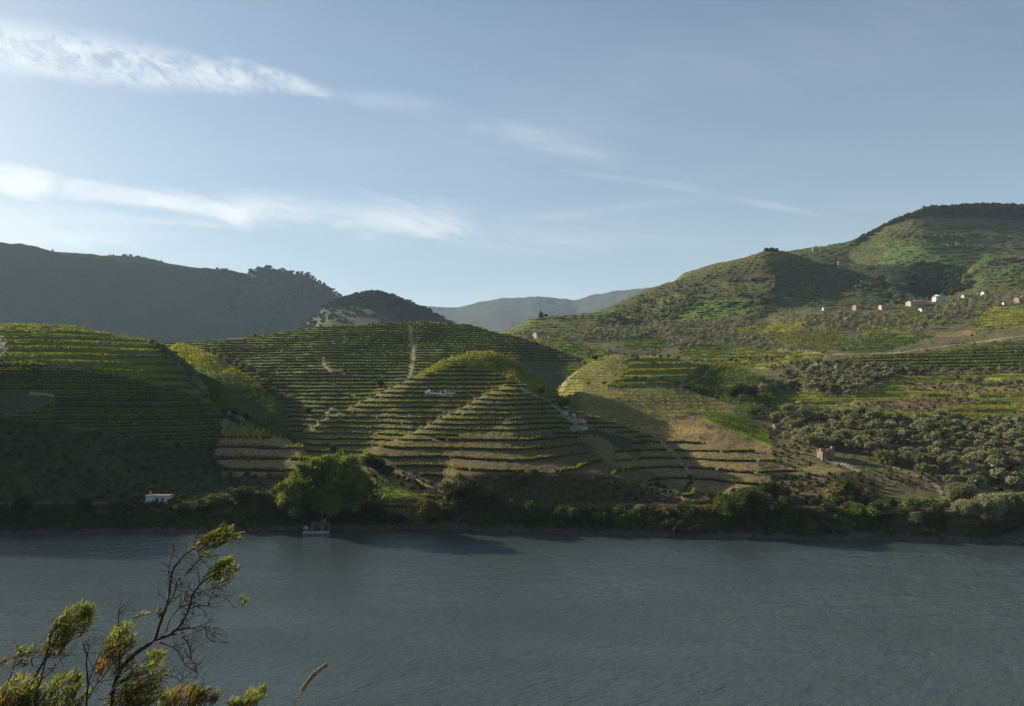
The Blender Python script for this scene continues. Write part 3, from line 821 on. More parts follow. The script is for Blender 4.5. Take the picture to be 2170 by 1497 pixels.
for k, z_ in enumerate(ZONES, 1):
    m = (ZID == k) & vis & view
    if not m.any():
        continue
    for ri, off in enumerate(z_['rows']):
        if z_['direction'] is not None:
            ux, uy = z_['direction']; nn = math.hypot(ux, uy)
            Lf = (XG * ux + DG * uy) / nn / z_['h'] + off
        else:
            Lf = zl / z_['h'] - off
        lev, p0, p1 = segments(Lf, m)
        if not len(lev):
            continue
        def world(p):
            D = DN[0] * RAT ** p[:, 1]; px = PXN[0] + 3.0 * p[:, 0]
            return px, D
        a_px, a_D = world(p0); b_px, b_D = world(p1)
        ax, bx_ = (a_px - CX) / F * a_D, (b_px - CX) / F * b_D
        ln = np.hypot(ax - bx_, a_D - b_D)
        Dm = (a_D + b_D) / 2
        s = 0.00125 * Dm
        dens = z_['dens'] * 2.3 / s ** 1.45 * (z_['hgt'] / 1.5)
        # uneven vigour and missing vines along the row
        vig = 0.5 + 0.9 * vnoise(ax / 5.0, a_D / 5.0 + lev * 3.1, 91 + k)
        vig = np.where(vnoise(ax / 2.6, a_D / 2.6 + lev * 7.7, 191 + k) < 0.07, 0.12, vig)
        n = rng.poisson(ln * dens * vig)
        rep = np.repeat(np.arange(len(lev)), n)
        t = rng.random(len(rep))
        px = a_px[rep] + (b_px - a_px)[rep] * t; D = a_D[rep] + (b_D - a_D)[rep] * t
        x = (px - CX) / F * D
        z0 = zat(px, D)
        hh = z_['hgt'] * (0.75 + 0.35 * vnoise(x / 1.7, D / 1.7, 95))
        cz = z0 + 0.25 + (hh - 0.25) * rng.random(len(rep)) ** 0.6
        cen = np.stack([x + rng.normal(0, .24, len(rep)), D + rng.normal(0, .24, len(rep)), cz], 1)
        lv = lev[rep]
        # the dense inside of the hedge with its low shade painted in, one upright panel per metre
        wk = (vig > .35) & (z_['desc'] in CORED)
        zw0, zw1 = zat(a_px, a_D), zat(b_px, b_D)
        th = z_['hgt'] * .56
        wall = np.stack([np.stack([ax, a_D, zw0 - .15], -1), np.stack([bx_, b_D, zw1 - .15], -1), np.stack([bx_, b_D, zw1 + th], -1), np.stack([ax, a_D, zw0 + th], -1)], 1)[wk]
        wlv, wpx = lev[wk], a_px[wk]
        order = np.lexsort((px, lv))
        cen, lv, px, sz = cen[order], lv[order], px[order], s[rep][order]
        # a new row where the level changes or a wide gap opens
        br = np.nonzero((np.diff(lv) != 0) | (np.diff(px) > 28))[0] + 1
        st = np.concatenate([[0], br]); en = np.concatenate([br, [len(lv)]])
        for a0, a1 in zip(st, en):
            if a1 - a0 < 25:
                if a1 > a0: ROWS.append((0, k, 0, ri, cen[a0:a1], sz[a0:a1], px[a0], wall[:0]))
                continue
            c = cen[a0:a1]
            score = (sz[a0:a1] ** 2 / c[:, 1] ** 2).sum()
            sel = (wlv == lv[a0]) & (wpx >= px[a0] - 1) & (wpx <= px[a1 - 1] + 1)
            ROWS.append((score, k, int(lv[a0]), ri, c, sz[a0:a1], float(px[a0:a1].mean()), wall[sel]))
ROWS.sort(key=lambda r: -r[0])
NROW = 296
things = ROWS[:NROW]
tot_q = sum(len(r[4]) for r in ROWS)
print('ROWS', len(ROWS), 'leaf quads', tot_q, 'in things', sum(len(r[4]) for r in things))
lab_levels = {}
for r in things:
    lab_levels.setdefault(r[1], set()).add((r[2], r[3]))
used_labels = {}
for r in sorted(things, key=lambda r: (r[1], r[2], r[3], r[6])):
    z_ = ZONES[r[1] - 1]
    lv = sorted(lab_levels[r[1]]).index((r[2], r[3]))
    what = {'vine': 'green', 'vine_gold': 'yellow-green', 'lime': 'lime green'}[z_['mat']]
    if z_['direction'] is not None:
        lab = '%s vine row running uphill, %s in the %s' % (what, ordinal(lv), z_['desc'])
    else:
        lab = '%s vine row, %s from the bottom of the %s' % (what, ordinal(lv), z_['desc'])
    if lab in used_labels:
        used_labels[lab] += 1
        lab += [', east part', ', far east part', ', third part east', ', fourth part east', ', fifth part east', ', sixth part east'][min(used_labels[lab] - 2, 5)]
    else:
        used_labels[lab] = 1
    v, f = quads(r[4], r[5])
    v = np.concatenate([v, r[7].reshape(-1, 3)]); f = np.arange(len(v)).reshape(-1, 4)
    base = r[4].mean(0)
    o = link('vine_row', np_mesh('vine_row', v - base, f), M[z_['mat']])
    core(o.data, len(r[4]))
    o.location = base
    tag(o, lab, 'vine row', 'vine rows of the ' + z_['desc'])
for mname in ('vine', 'vine_gold', 'lime'):
    rr = [r for r in ROWS[NROW:] if ZONES[r[1] - 1]['mat'] == mname and len(r[4])]
    if rr:
        v, f = quads(np.concatenate([r[4] for r in rr]), np.concatenate([r[5] for r in rr]))
        v = np.concatenate([v] + [r[7].reshape(-1, 3) for r in rr]); f = np.arange(len(v)).reshape(-1, 4)
        o = tag(link('vineyard_foliage', np_mesh('vineyard_foliage', v, f), M[mname]), kind='stuff')
        core(o.data, sum(len(r[4]) for r in rr))

# terraced vines on the high hills: coarse hedge bands
for fam, (poly, lay, hsp, off, mat, dens) in enumerate([
    ([(1000, 590), (1330, 590), (1330, 740), (1000, 740)], 0, 4.5, .1, 'vine', 1.0), ([(1200, 500), (1760, 500), (1960, 660), (1200, 720)], 1, 4.4, .05, 'vine', .9),
    ([(1430, 640), (1600, 635), (1600, 690), (1420, 690)], 1, 2.2, .1, 'vine_gold', .8),
    ([(1640, 520), (1790, 500), (1960, 500), (2120, 540), (2060, 610), (1930, 590), (1700, 560)], 2, 4.4, .05, 'vine', .9),
    ([(1780, 470), (2900, 470), (2900, 600), (1800, 520)], 2, 4.4, .05, 'vine', .7), ([(1980, 530), (2900, 520), (2900, 660), (1980, 660)], 3, 3.5, .05, 'vine', .8)]):
    m = in_poly(PHG, PYH2, poly) & (LH == lay) & (PHG < 2240)
    lev, p0, p1 = segments(zlh / hsp - off, m)
    if not len(lev): continue
    D0, D1 = 780 * 1.0045 ** p0[:, 1], 780 * 1.0045 ** p1[:, 1]; x0, x1 = PXH[0] + 4 * p0[:, 0], PXH[0] + 4 * p1[:, 0]
    ln = np.hypot((x0 - CX) / F * D0 - (x1 - CX) / F * D1, D0 - D1)
    n = rng.poisson(ln * 1.1 * dens * (.4 + .9 * vnoise(x0 / 40, D0 / 20, 99)))
    rep = np.repeat(np.arange(len(lev)), n); t = rng.random(len(rep))
    px = x0[rep] + (x1 - x0)[rep] * t; D = D0[rep] + (D1 - D0)[rep] * t
    i = ((px - PXH[0]) / 4).astype(int).clip(0, len(PXH) - 1); j = (np.log(D / 780) / math.log(1.0045)).astype(int).clip(0, len(DH) - 1)
    cen = np.stack([(px - CX) / F * D, D, ZH2[i, j] + .3 + 1.6 * rng.random(len(px))], 1)
    cen[:, :2] += rng.normal(0, .4, (len(px), 2))
    v, f = quads(cen, 1.1 * np.ones(len(cen)))
    def hzt(x_, D_):
        i_ = ((x_ - PXH[0]) / 4).round().astype(int).clip(0, len(PXH) - 1); j_ = (np.log(D_ / 780) / math.log(1.0045)).round().astype(int).clip(0, len(DH) - 1)
        return ZH2[i_, j_]
    za, zb = hzt(x0, D0), hzt(x1, D1); xa, xb = (x0 - CX) / F * D0, (x1 - CX) / F * D1
    w_ = np.stack([np.stack([xa, D0, za - 1], -1), np.stack([xb, D1, zb - 1], -1), np.stack([xb, D1, zb + .75], -1), np.stack([xa, D0, za + .75], -1)], 1)[vnoise(x0 / 14, D0 / 9, 98) > .38]
    v = np.concatenate([v, w_.reshape(-1, 3)]); f = np.arange(len(v)).reshape(-1, 4)
    o = tag(link('vineyard_foliage', np_mesh('vineyard_foliage', v, f), M[mat]), kind='stuff')
    core(o.data, len(cen))
    print('high rows', len(cen))

# ------------------------------------------------------------------ river
def water_mat():
    m, N = new_mat('river_water')
    g = N.node('ShaderNodeNewGeometry')
    sp = N.node('ShaderNodeSeparateXYZ'); N.t.links.new(g.outputs['Position'], sp.inputs[0])
    x, y, z = sp.outputs
    r1 = N.vec(N.m('ADD', N.m('MULTIPLY', x, .82), N.m('MULTIPLY', y, .57)), N.m('ADD', N.m('MULTIPLY', x, -.57 * 2.2), N.m('MULTIPLY', y, .82 * 2.2)), 0.0)
    w1 = N.noise(r1, 0.38, 4, .6, .3)
    w2 = N.noise(r1, 1.5, 4, .6, .2)
    gust = N.noise(N.vec(N.m('MULTIPLY', x, .012), N.m('MULTIPLY', y, .03), 0.0), 1.0, 3, .5, .6)
    h = N.m('ADD', N.m('MULTIPLY', w1, 1.25), N.m('MULTIPLY', w2, N.ramp(gust, .35, .65, .2, .6)))
    h = N.m('ADD', h, N.m('MULTIPLY', N.noise(r1, 5.0, 3, .6), .11))
    h = N.m('ADD', h, N.m('MULTIPLY', N.noise(r1, .11, 3, .5, .4), 2.2))
    p = N.node('ShaderNodeBsdfPrincipled')
    p.inputs['Base Color'].default_value = (.043, .060, .055, 1)
    p.inputs['Roughness'].default_value = .06
    p.inputs['IOR'].default_value = 1.45
    b = N.node('ShaderNodeBump'); b.inputs['Strength'].default_value = 1.0; b.inputs['Distance'].default_value = 0.22
    N.t.links.new(h, b.inputs['Height']); N.t.links.new(b.outputs[0], p.inputs['Normal'])
    out(N, p.outputs[0])
    return m


wx = np.linspace(-900, 900, 40); wy = np.linspace(40, 330, 20)
WX, WY = np.meshgrid(wx, wy, indexing='ij')
idx = np.arange(WX.size).reshape(WX.shape)
wf = np.stack([idx[:-1, :-1], idx[1:, :-1], idx[1:, 1:], idx[:-1, 1:]], -1).reshape(-1, 4)
tag(link('river', np_mesh('river', np.stack([WX, WY, 0 * WX], -1).reshape(-1, 3), wf), water_mat()), kind='structure')

# ------------------------------------------------------------------ haze over the valley
def haze(density):
    zmax = 900.0
    x0, x1, y0, y1, z0 = -5200, 5200, -60, 8200, -12
    v = [(x, y, z) for x in (x0, x1) for y in (y0, y1) for z in (z0, zmax)]
    f = [(0, 1, 3, 2), (4, 6, 7, 5), (0, 4, 5, 1), (2, 3, 7, 6), (0, 2, 6, 4), (1, 5, 7, 3)]
    m, N = new_mat('haze')
    pv = N.node('ShaderNodeVolumePrincipled')
    pv.inputs['Color'].default_value = (.62, .80, 1.0, 1)
    pv.inputs['Density'].default_value = density
    pv.inputs['Anisotropy'].default_value = 0.0
    o = N.node('ShaderNodeOutputMaterial'); N.t.links.new(pv.outputs[0], o.inputs[1])
    tag(link('haze', np_mesh('haze', v, np.array(f)), m), kind='stuff')
HAZE = 0.000046
haze(HAZE)

# ------------------------------------------------------------------ trees and bushes
def sph(n):
    v = rng.normal(size=(n, 3)); return v / np.linalg.norm(v, axis=1)[:, None]


def crown_quads(lobes, leaf, cover=1.1, shell=(.72, 1.06), flat=1.0):
    """leaf quads over the lobes of a crown, with big dark ones inside"""
    cs, ss = [], []
    for (x, y, z, r) in lobes:
        n = max(8, int(4 * PI * r * r * .55 / (leaf * leaf) * cover))
        d = sph(n); d[:, 2] = np.where(d[:, 2] < -.5, -d[:, 2] * .7, d[:, 2])
        rr = r * (shell[0] + (shell[1] - shell[0]) * rng.random(n)) * (1 + .28 * (vnoise(d[:, 0] * 2.2 + x * 3 + 9, d[:, 1] * 2.2 + d[:, 2] * 1.7 + z * 3, 5) - .5))
        c = d * rr[:, None]; c[:, 2] *= flat
        cs.append(c + (x, y, z)); ss.append(np.full(n, leaf))
        k = max(4, n // 12)
        d = sph(k) * (r * .55 * rng.random(k) ** .5)[:, None]; d[:, 2] *= flat
        cs.append(d + (x, y, z)); ss.append(np.full(k, r * .7))
    return quads(np.concatenate(cs), np.concatenate(ss))


def tube_np(path, radii, sides=6):
    path = np.asarray(path, float); n = len(path)
    t = np.gradient(path, axis=0); t /= np.linalg.norm(t, axis=1)[:, None] + 1e-9
    ref = np.array([0.3, 1, 0.2]) if abs(t[0][2]) > .5 else np.array([0, 0.1, 1.0])
    a = np.cross(t, ref); a /= np.linalg.norm(a, axis=1)[:, None] + 1e-9
    b = np.cross(t, a)
    ang = np.arange(sides) / sides * 2 * PI
    v = path[:, None, :] + (a[:, None, :] * np.cos(ang)[None, :, None] + b[:, None, :] * np.sin(ang)[None, :, None]) * np.asarray(radii)[:, None, None]
    f = []
    for i in range(n - 1):
        for s in range(sides):
            f.append((i * sides + s, i * sides + (s + 1) % sides, (i + 1) * sides + (s + 1) % sides, (i + 1) * sides + s))
    return v.reshape(-1, 3), np.array(f)


def join(parts):
    vs, fs, o = [], [], 0
    for v, f in parts:
        vs.append(v); fs.append(np.asarray(f) + o); o += len(v)
    return np.concatenate(vs), np.concatenate(fs)


def trunk_mesh(h, r, lean=0.0, limbs=3, spread=.5):
    parts = [tube_np([(0, 0, -.6), (lean * .3 * h, 0, h * .4), (lean * h, .02 * h, h * .8)], [r * 1.2, r * .85, r * .5], 6)]
    for k in range(limbs):
        a = k * 2.4 + rng.random(); s = h * spread
        parts.append(tube_np([(lean * .3 * h, 0, h * .38), (lean * .3 * h + math.cos(a) * s * .5, math.sin(a) * s * .5, h * .62), (lean * .4 * h + math.cos(a) * s, math.sin(a) * s, h * .9)], [r * .55, r * .38, r * .15], 5))
    return join(parts)


def lobed(n, R, H, base, jit=.5, top=1.0):
    """n lobes filling a rounded crown of radius R and height H whose underside is at base"""
    L = [(0, 0, base + H * .55, R * .62)]
    for k in range(n):
        a = k * 2.399 + rng.random() * jit; e = (k + .5) / n
        rr = R * .58 * math.sqrt(1 - (2 * e - 1) ** 2 * .75)
        r = R * (.34 + .16 * rng.random())
        L.append((math.cos(a) * rr, math.sin(a) * rr, base + r * .8 + (H - r * 1.7) * e * top, r))
    return L


PROTO = {}
def proto(kind, build, mat, nvar=5):
    """unit: a tree 1 high is scaled to its height; crown and trunk meshes are shared between alike trees"""
    PROTO[kind] = []
    for i in range(nvar):
        cv, cf, tv, tf = build()
        c = np_mesh('crown', cv, cf); c.materials.append(M[mat])
        t = np_mesh('trunk', tv, tf, True); t.materials.append(M['bark'])
        PROTO[kind].append((c, t))


def b_olive():
    cv, cf = crown_quads(lobed(7, .56, .74, .22), .095, 1.15, flat=.9)
    return cv, cf, *trunk_mesh(.55, .06, rng.uniform(-.15, .15))
def b_round():
    cv, cf = crown_quads(lobed(9, .50, .84, .12), .075, 1.1)
    return cv, cf, *trunk_mesh(.5, .045)
def b_bush():
    cv, cf = crown_quads([(0, 0, .4, .42)] + [(rng.normal(0, .38), rng.normal(0, .34), rng.uniform(.12, .62), rng.uniform(.14, .36)) for _ in range(11)], .085, 1.15, (.55, 1.15))
    return cv, cf, *trunk_mesh(.45, .03, limbs=4)
def b_pine():
    cv, cf = crown_quads([(rng.uniform(-.3, .3), rng.uniform(-.3, .3), .25 + .6 * rng.random(), .20 + .12 * rng.random()) for _ in range(9)], .09, .9, flat=.75)
    return cv, cf, *trunk_mesh(.75, .03, rng.uniform(-.1, .1), 3, .25)
def b_cone():
    cv, cf = crown_quads([(0, 0, .1 + .8 * k / 6, .26 * (1 - k / 7.5)) for k in range(7)], .08, 1.1)
    return cv, cf, *trunk_mesh(.5, .03, 0, 0)
def b_poplar():
    cv, cf = crown_quads([(rng.normal(0, .04), rng.normal(0, .04), .16 + .74 * k / 7, .17 * (1 - .5 * abs(k / 7 - .4))) for k in range(8)], .06, 1.0)
    return cv, cf, *trunk_mesh(.6, .025, 0, 0)
def b_spread():
    L = lobed(16, .62, .9, .08, 1.3) + lobed(8, .4, .5, .45, 1.0)
    cv, cf = crown_quads(L, .038, .95, (.6, 1.1))
    return cv, cf, *trunk_mesh(.6, .035, limbs=5)


proto('olive_tree', b_olive, 'olive', 7)
proto('round_tree', b_round, 'scrub', 5)
proto('leafy_tree', b_spread, 'bank_leaf', 3)
proto('grey_tree', b_spread, 'olive', 3)
proto('lime_tree', b_spread, 'lime', 2)
proto('bush', b_bush, 'scrub', 5)
proto('green_bush', b_bush, 'bank_leaf', 5)
proto('lime_bush', b_bush, 'lime', 2)
proto('ochre_bush', b_bush, 'ochre', 2)
proto('pine_tree', b_pine, 'pine', 5)
proto('cone_tree', b_cone, 'pine', 1)
proto('small_tree', b_round, 'broad', 3)
OBNAME = {'leafy_tree': 'broadleaf_tree', 'grey_tree': 'willow_tree', 'lime_tree': 'broadleaf_tree', 'round_tree': 'oak_tree', 'green_bush': 'bush', 'lime_bush': 'bush', 'ochre_bush': 'bush', 'cone_tree': 'cypress_tree'}

VISMIN = np.minimum.accumulate(PYG, axis=1)
def hit(px, py):
    """where the sight line through (px, py) meets the far bank"""
    i = int(np.clip(round((px - PXN[0]) / 3.0), 0, NI - 1))
    js = np.nonzero(VISMIN[i] <= py)[0]
    j = js[0] if len(js) else int(np.argmin(PYG[i]))
    return DN[j]
def point(px, py):
    D = hit(px, py)
    return Vector(((px - CX) / F * D, D, float(zat(np.array([px]), np.array([D]))[0])))
def hit_far(px, py):
    i = int(np.clip(round((px - PXH[0]) / 4.0), 0, len(PXH) - 1))
    js = np.nonzero(np.minimum.accumulate(PYH2[i]) <= py)[0]
    j = js[0] if len(js) else int(np.argmin(PYH2[i]))
    return Vector(((px - CX) / F * DH[j], DH[j], float(ZH2[i, j])))


def plant(kind, loc, h, label, cat='tree', group=None, wide=1.0):
    c, t = PROTO[kind][random.randrange(len(PROTO[kind]))]
    nm = OBNAME.get(kind, kind)
    e = empty(nm, loc, random.random() * 6.28)
    e.scale = (h * wide, h * wide, h)
    tag(e, label, cat, group)
    link('crown', c, None, e); link('trunk', t, None, e)
    return e
def plant_px(kind, px, py, hpx, label, cat='tree', group=None, wide=1.0, far_=False):
    """py is the foot of the tree in the picture, hpx its height there"""
    p = hit_far(px, py) if far_ else point(px, py)
    return plant(kind, p, hpx * p.y / F, label, cat, group, wide)


# lines and single trees one can point to
def line_of(kind, pts, hpx, label, group, far_=False, wide=1.0):
    for n, (px, py) in enumerate(pts):
        plant_px(kind, px, py + hpx * .45, hpx * random.uniform(.85, 1.15), '%s, %s from its west end' % (label, ordinal(n)), 'tree', group, wide, far_)


line_of('olive_tree', [(323, 728), (334, 735), (344, 738), (353, 745), (363, 753), (374, 760), (384, 770), (393, 776), (401, 786), (404, 797), (411, 803), (415, 812), (420, 820), (430, 828), (436, 838)], 19,
        'olive tree in the row down the west hill track', 'olive trees along the west hill track')
line_of('olive_tree', [(455, 745), (467, 757), (480, 764), (503, 771), (515, 776), (529, 784), (544, 804), (551, 794), (560, 808), (574, 813), (578, 828), (595, 840), (612, 846)], 17,
        'dark olive tree in the gully row', 'olive trees along the gully')
line_of('olive_tree', [(1247, 814), (1280, 814), (1290, 819), (1305, 810), (1326, 809), (1345, 809), (1363, 809), (1384, 809), (1402, 807), (1421, 809), (1438, 812)], 12,
        'round olive tree in the row under the golden knoll', 'olive trees under the golden knoll')
line_of('olive_tree', [(1325, 753), (1341, 758), (1351, 760), (1372, 751), (1385, 754), (1399, 756), (1416, 758), (1437, 760), (1474, 766), (1486, 767), (1500, 767), (1515, 766), (1530, 768), (1548, 765), (1560, 766), (1590, 763), (1608, 764), (1622, 762), (1636, 763)], 10,
        'small round olive tree on the field edge behind the knoll', 'olive trees on the field edge')
line_of('olive_tree', [(1906, 786), (1925, 787), (1950, 786), (1969, 784), (1984, 785), (2000, 788), (2032, 787), (2065, 786), (2094, 785), (2120, 785), (2144, 784), (2166, 786)], 14,
        'pale olive tree in the row above the bright terraces', 'olive trees above the bright terraces')
line_of('olive_tree', [(2025, 804), (2050, 808), (2066, 811), (2078, 809), (2117, 816), (2128, 812), (2139, 815), (2158, 812)], 15,
        'olive tree on the earth step between bright terraces', 'olive trees between the bright terraces')
for px, py, h, kind, lab in [
    (1261, 766, 14, 'round_tree', 'dark round oak tree at the track bend behind the golden knoll'), (1145, 838, 20, 'round_tree', 'dark oak tree beside the track near the front spur top'),
    (1195, 868, 27, 'round_tree', 'large dark oak tree above the concrete yard'), (1185, 858, 14, 'bush', 'low dark bush touching the oak above the concrete yard'),
    (1551, 848, 30, 'round_tree', 'broad dark oak tree at the head of the shaded gully'), (1571, 842, 30, 'round_tree', 'dark oak tree second from the west in the gully clump'),
    (1593, 846, 30, 'round_tree', 'tall dark oak tree third in the gully clump'), (1618, 838, 26, 'olive_tree', 'pale olive tree ending the gully clump to the east'), (1640, 834, 24, 'olive_tree', 'pale grey olive tree on the slope beside the gully clump'),
    (1625, 868, 16, 'round_tree', 'lone dark tree on the gully edge below the clump'), (1596, 885, 18, 'round_tree', 'dark tree at the top corner of the lime green strip'), (1606, 878, 14, 'bush', 'dark bush beside the top of the lime green strip'),
    (1872, 982, 27, 'lime_tree', 'round yellow-green tree standing alone below the olive grove'), (651, 880, 17, 'round_tree', 'round dark tree in the gully beside the sign spur foot'),
    (806, 824, 17, 'round_tree', 'dark round tree where the pale track meets the sign spur'), (705, 962, 18, 'round_tree', 'round grey-green tree just above the great tree'),
    (498, 885, 14, 'round_tree', 'flat-topped tree above the small vine plot'), (521, 895, 14, 'round_tree', 'round bushy tree right behind the small vine plot corner'), (539, 904, 15, 'small_tree', 'pale green tree beside the lane above the small vine plot'),
    (499, 976, 9, 'small_tree', 'small tree with bare stem on the pink earth terrace'), (511, 977, 6, 'small_tree', 'tiny middle tree on the pink earth terrace'), (526, 980, 13, 'small_tree', 'slender leaning tree on the pink earth terrace'),
    (831, 1011, 9, 'small_tree', 'first small orchard tree on the bare earth plot'), (843, 1015, 9, 'small_tree', 'second small orchard tree on the bare earth plot'), (856, 1020, 11, 'small_tree', 'third small orchard tree on the bare earth plot'),
    (869, 1024, 9, 'small_tree', 'fourth small orchard tree on the bare earth plot'), (879, 1028, 11, 'small_tree', 'last small orchard tree on the bare earth plot'),
    (780, 1000, 38, 'round_tree', 'dark tree behind the upper edge of the great tree'), (800, 1003, 34, 'round_tree', 'dark tree between the great tree and the bare plot'), (818, 1008, 24, 'bush', 'dark bush at the upper corner of the bare plot'),
    (1020, 696, 4, 'bush', 'tiny bush on the skyline of the rear hill'), (871, 694, 6, 'small_tree', 'lone tree on the rear hill crest above the pale track'), (541, 716, 7, 'round_tree', 'small dark tree beside the crest barn'),
    (1108, 1030, 24, 'round_tree', 'dark tree at the foot of the front spur'), (1364, 1042, 18, 'bush', 'dark bush on the shaded cutting above the railway'), (973, 1026, 22, 'small_tree', 'olive green tree at the corner of the bare plot')]:
    plant_px(kind, px, py, h, lab, 'bush' if kind == 'bush' else 'tree', None, 1.15 if kind == 'round_tree' else 1.0)
# trees and bushes of the river bank
for px, py, h, w, kind, lab in [
    (893, 1112, 38, 1.0, 'lime_bush', 'bright green bush at the waterside beside the dark oaks'), (905, 1090, 40, .9, 'ochre_bush', 'yellowish bush above the bright green waterside bush'), (963, 1095, 40, 1.1, 'green_bush', 'mid green bush in front of the dark oaks'),
    (955, 1072, 48, 1.1, 'round_tree', 'westernmost dark oak of the riverside clump'), (985, 1080, 62, 1.2, 'round_tree', 'tallest dark oak of the riverside clump'), (1020, 1078, 52, 1.2, 'round_tree', 'dark spreading oak in the riverside clump'), (1042, 1084, 40, 1.1, 'round_tree', 'easternmost dark oak of the riverside clump'),
    (1121, 1100, 42, .8, 'green_bush', 'upright bush on the bank edge east of the oak clump'), (1199, 1100, 34, 1.0, 'green_bush', 'light green bush leaning over the dark bank'), (1268, 1108, 24, .7, 'lime_bush', 'small yellow-green bush halfway down the bank'),
    (1312, 1102, 34, 1.2, 'green_bush', 'wide green bush crossing the bank top'), (1317, 1116, 22, .9, 'green_bush', 'green bush hanging just above the water'), (1356, 1090, 20, 1.2, 'grey_tree', 'grey-green bush on the bank top by the railway'),
    (1413, 1090, 22, 1.2, 'ochre_bush', 'ochre bush on the sunny bank top'), (1457, 1096, 30, 1.1, 'green_bush', 'olive green bush left of the bright riverside tree'.replace('left of', 'west of')), (1500, 1086, 20, 1.2, 'ochre_bush', 'low ochre bush touching the bright riverside tree'),
    (1548, 1108, 62, .95, 'leafy_tree', 'bright green riverside tree with a rounded crown'), (1583, 1112, 78, .9, 'leafy_tree', 'tallest bright green tree on the east bank'), (1606, 1100, 60, .8, 'leafy_tree', 'green tree partly behind the tallest bright tree'),
    (1627, 1062, 44, 1.1, 'round_tree', 'dark tree above the railway behind the bright trees'), (1655, 1066, 40, 1.1, 'round_tree', 'dark bushy tree above the railway east of the bright trees'), (1662, 1082, 36, 1.2, 'green_bush', 'green bush below the dark tree on the bank'), (1665, 1106, 36, 1.2, 'green_bush', 'low spreading green bush close to the water'),
    (1758, 1094, 30, 1.1, 'green_bush', 'green bush on the bank under the brown cliff'), (1772, 1062, 44, 1.1, 'ochre_bush', 'large ochre bush growing on the brown cliff'), (1786, 1050, 46, 1.0, 'bush', 'dark bush beside the ochre bush on the cliff'), (1788, 1074, 26, .9, 'green_bush', 'light green bush under the ochre bush'),
    (1813, 1098, 32, 1.3, 'green_bush', 'wide grey-green bush at the bank top'), (1862, 1082, 28, 1.0, 'green_bush', 'light green bush in front of the cliff shadow'), (1933, 1090, 38, 1.1, 'green_bush', 'tall green bush east of the cliff'),
    (1985, 1086, 20, 1.1, 'green_bush', 'small light green bush on the bank top near the willows'), (2035, 1072, 50, 1.1, 'grey_tree', 'grey-green willow above the bank under the grove track'), (2046, 1100, 40, 1.2, 'grey_tree', 'pale willow at the west end of the willow belt'), (2095, 1104, 58, 1.1, 'grey_tree', 'largest pale willow of the east bank'),
    (2128, 1092, 48, 1.1, 'grey_tree', 'pale willow behind the largest one'), (2161, 1094, 50, 1.1, 'grey_tree', 'pale willow at the east end of the belt'), (2190, 1096, 52, 1.1, 'grey_tree', 'willow cut by the east edge of the view'), (1939, 1116, 30, .9, 'grey_tree', 'thin grey bush on the dark lower bank'),
    (467, 1075, 32, 1.0, 'green_bush', 'round pale green bush west of the great tree'), (516, 1078, 44, 1.3, 'round_tree', 'dark domed tree west of the great tree'), (545, 1080, 40, 1.2, 'round_tree', 'dark tree touching the great tree on its west'), (575, 1086, 30, 1.1, 'bush', 'dark bush under the west edge of the great tree'),
    (340, 1066, 11, 1.4, 'bush', 'small dark bush in front of the white shed'), (390, 1090, 26, 1.3, 'bush', 'dark bush east of the white shed'), (430, 1090, 24, 1.2, 'bush', 'dark bush between the white shed and the pale bush'), (795, 1090, 30, 1.1, 'bush', 'dark bush at the foot of the great tree to the east'),
    (250, 1085, 26, 1.3, 'bush', 'dark bush west of the white shed'), (180, 1090, 34, 1.2, 'round_tree', 'dark tree on the west bank'), (110, 1092, 30, 1.3, 'bush', 'broad dark bush on the west bank'), (50, 1090, 38, 1.2, 'round_tree', 'dark tree at the west end of the bank'), (20, 1096, 30, 1.2, 'bush', 'dark bush near the west end of the bank'),
    (1720, 1100, 24, 1.3, 'bush', 'dark bush on the bank below the cliff corner'), (1880, 1104, 22, 1.4, 'bush', 'dark flat bush on the lower east bank'), (2000, 1110, 26, 1.3, 'bush', 'dark bush under the small light green one'), (1155, 1098, 20, 1.3, 'bush', 'dark low bush beside the upright bush'), (1240, 1096, 20, 1.3, 'bush', 'dark bush between two light green bushes')]:
    plant_px(kind, px, py, h, lab, 'bush' if 'bush' in kind else 'tree', None, w)


# ---- scattered groves
def scatter(mask, spacing, n_max=100000, seed=1):
    """points spread over the masked ground, never nearer than the spacing"""
    r = np.random.default_rng(seed)
    m = mask & (PYG <= VISMIN + 3)
    w = (m * DG ** 2).ravel(); tot = w.sum()
    if tot == 0: return []
    area = tot * (3.0 / F) * math.log(RAT)
    n = int(min(n_max, area / spacing ** 2 * 3))
    pick = r.choice(w.size, n, p=w / tot)
    I, J = np.unravel_index(pick, mask.shape)
    px = PXN[I] + 3 * (r.random(n) - .5); D = DN[J] * RAT ** (r.random(n) - .5)
    x = (px - CX) / F * D
    z = zat(px, D)
    cell, keep = {}, []
    for k in range(n):
        cx_, cy_ = int(x[k] // spacing), int(D[k] // spacing)
        ok = True
        for a in (-1, 0, 1):
            for b in (-1, 0, 1):
                for (qx, qy) in cell.get((cx_ + a, cy_ + b), ()):
                    if (qx - x[k]) ** 2 + (qy - D[k]) ** 2 < spacing ** 2:
                        ok = False
        if ok:
            cell.setdefault((cx_, cy_), []).append((x[k], D[k])); keep.append((x[k], D[k], z[k]))
    return keep


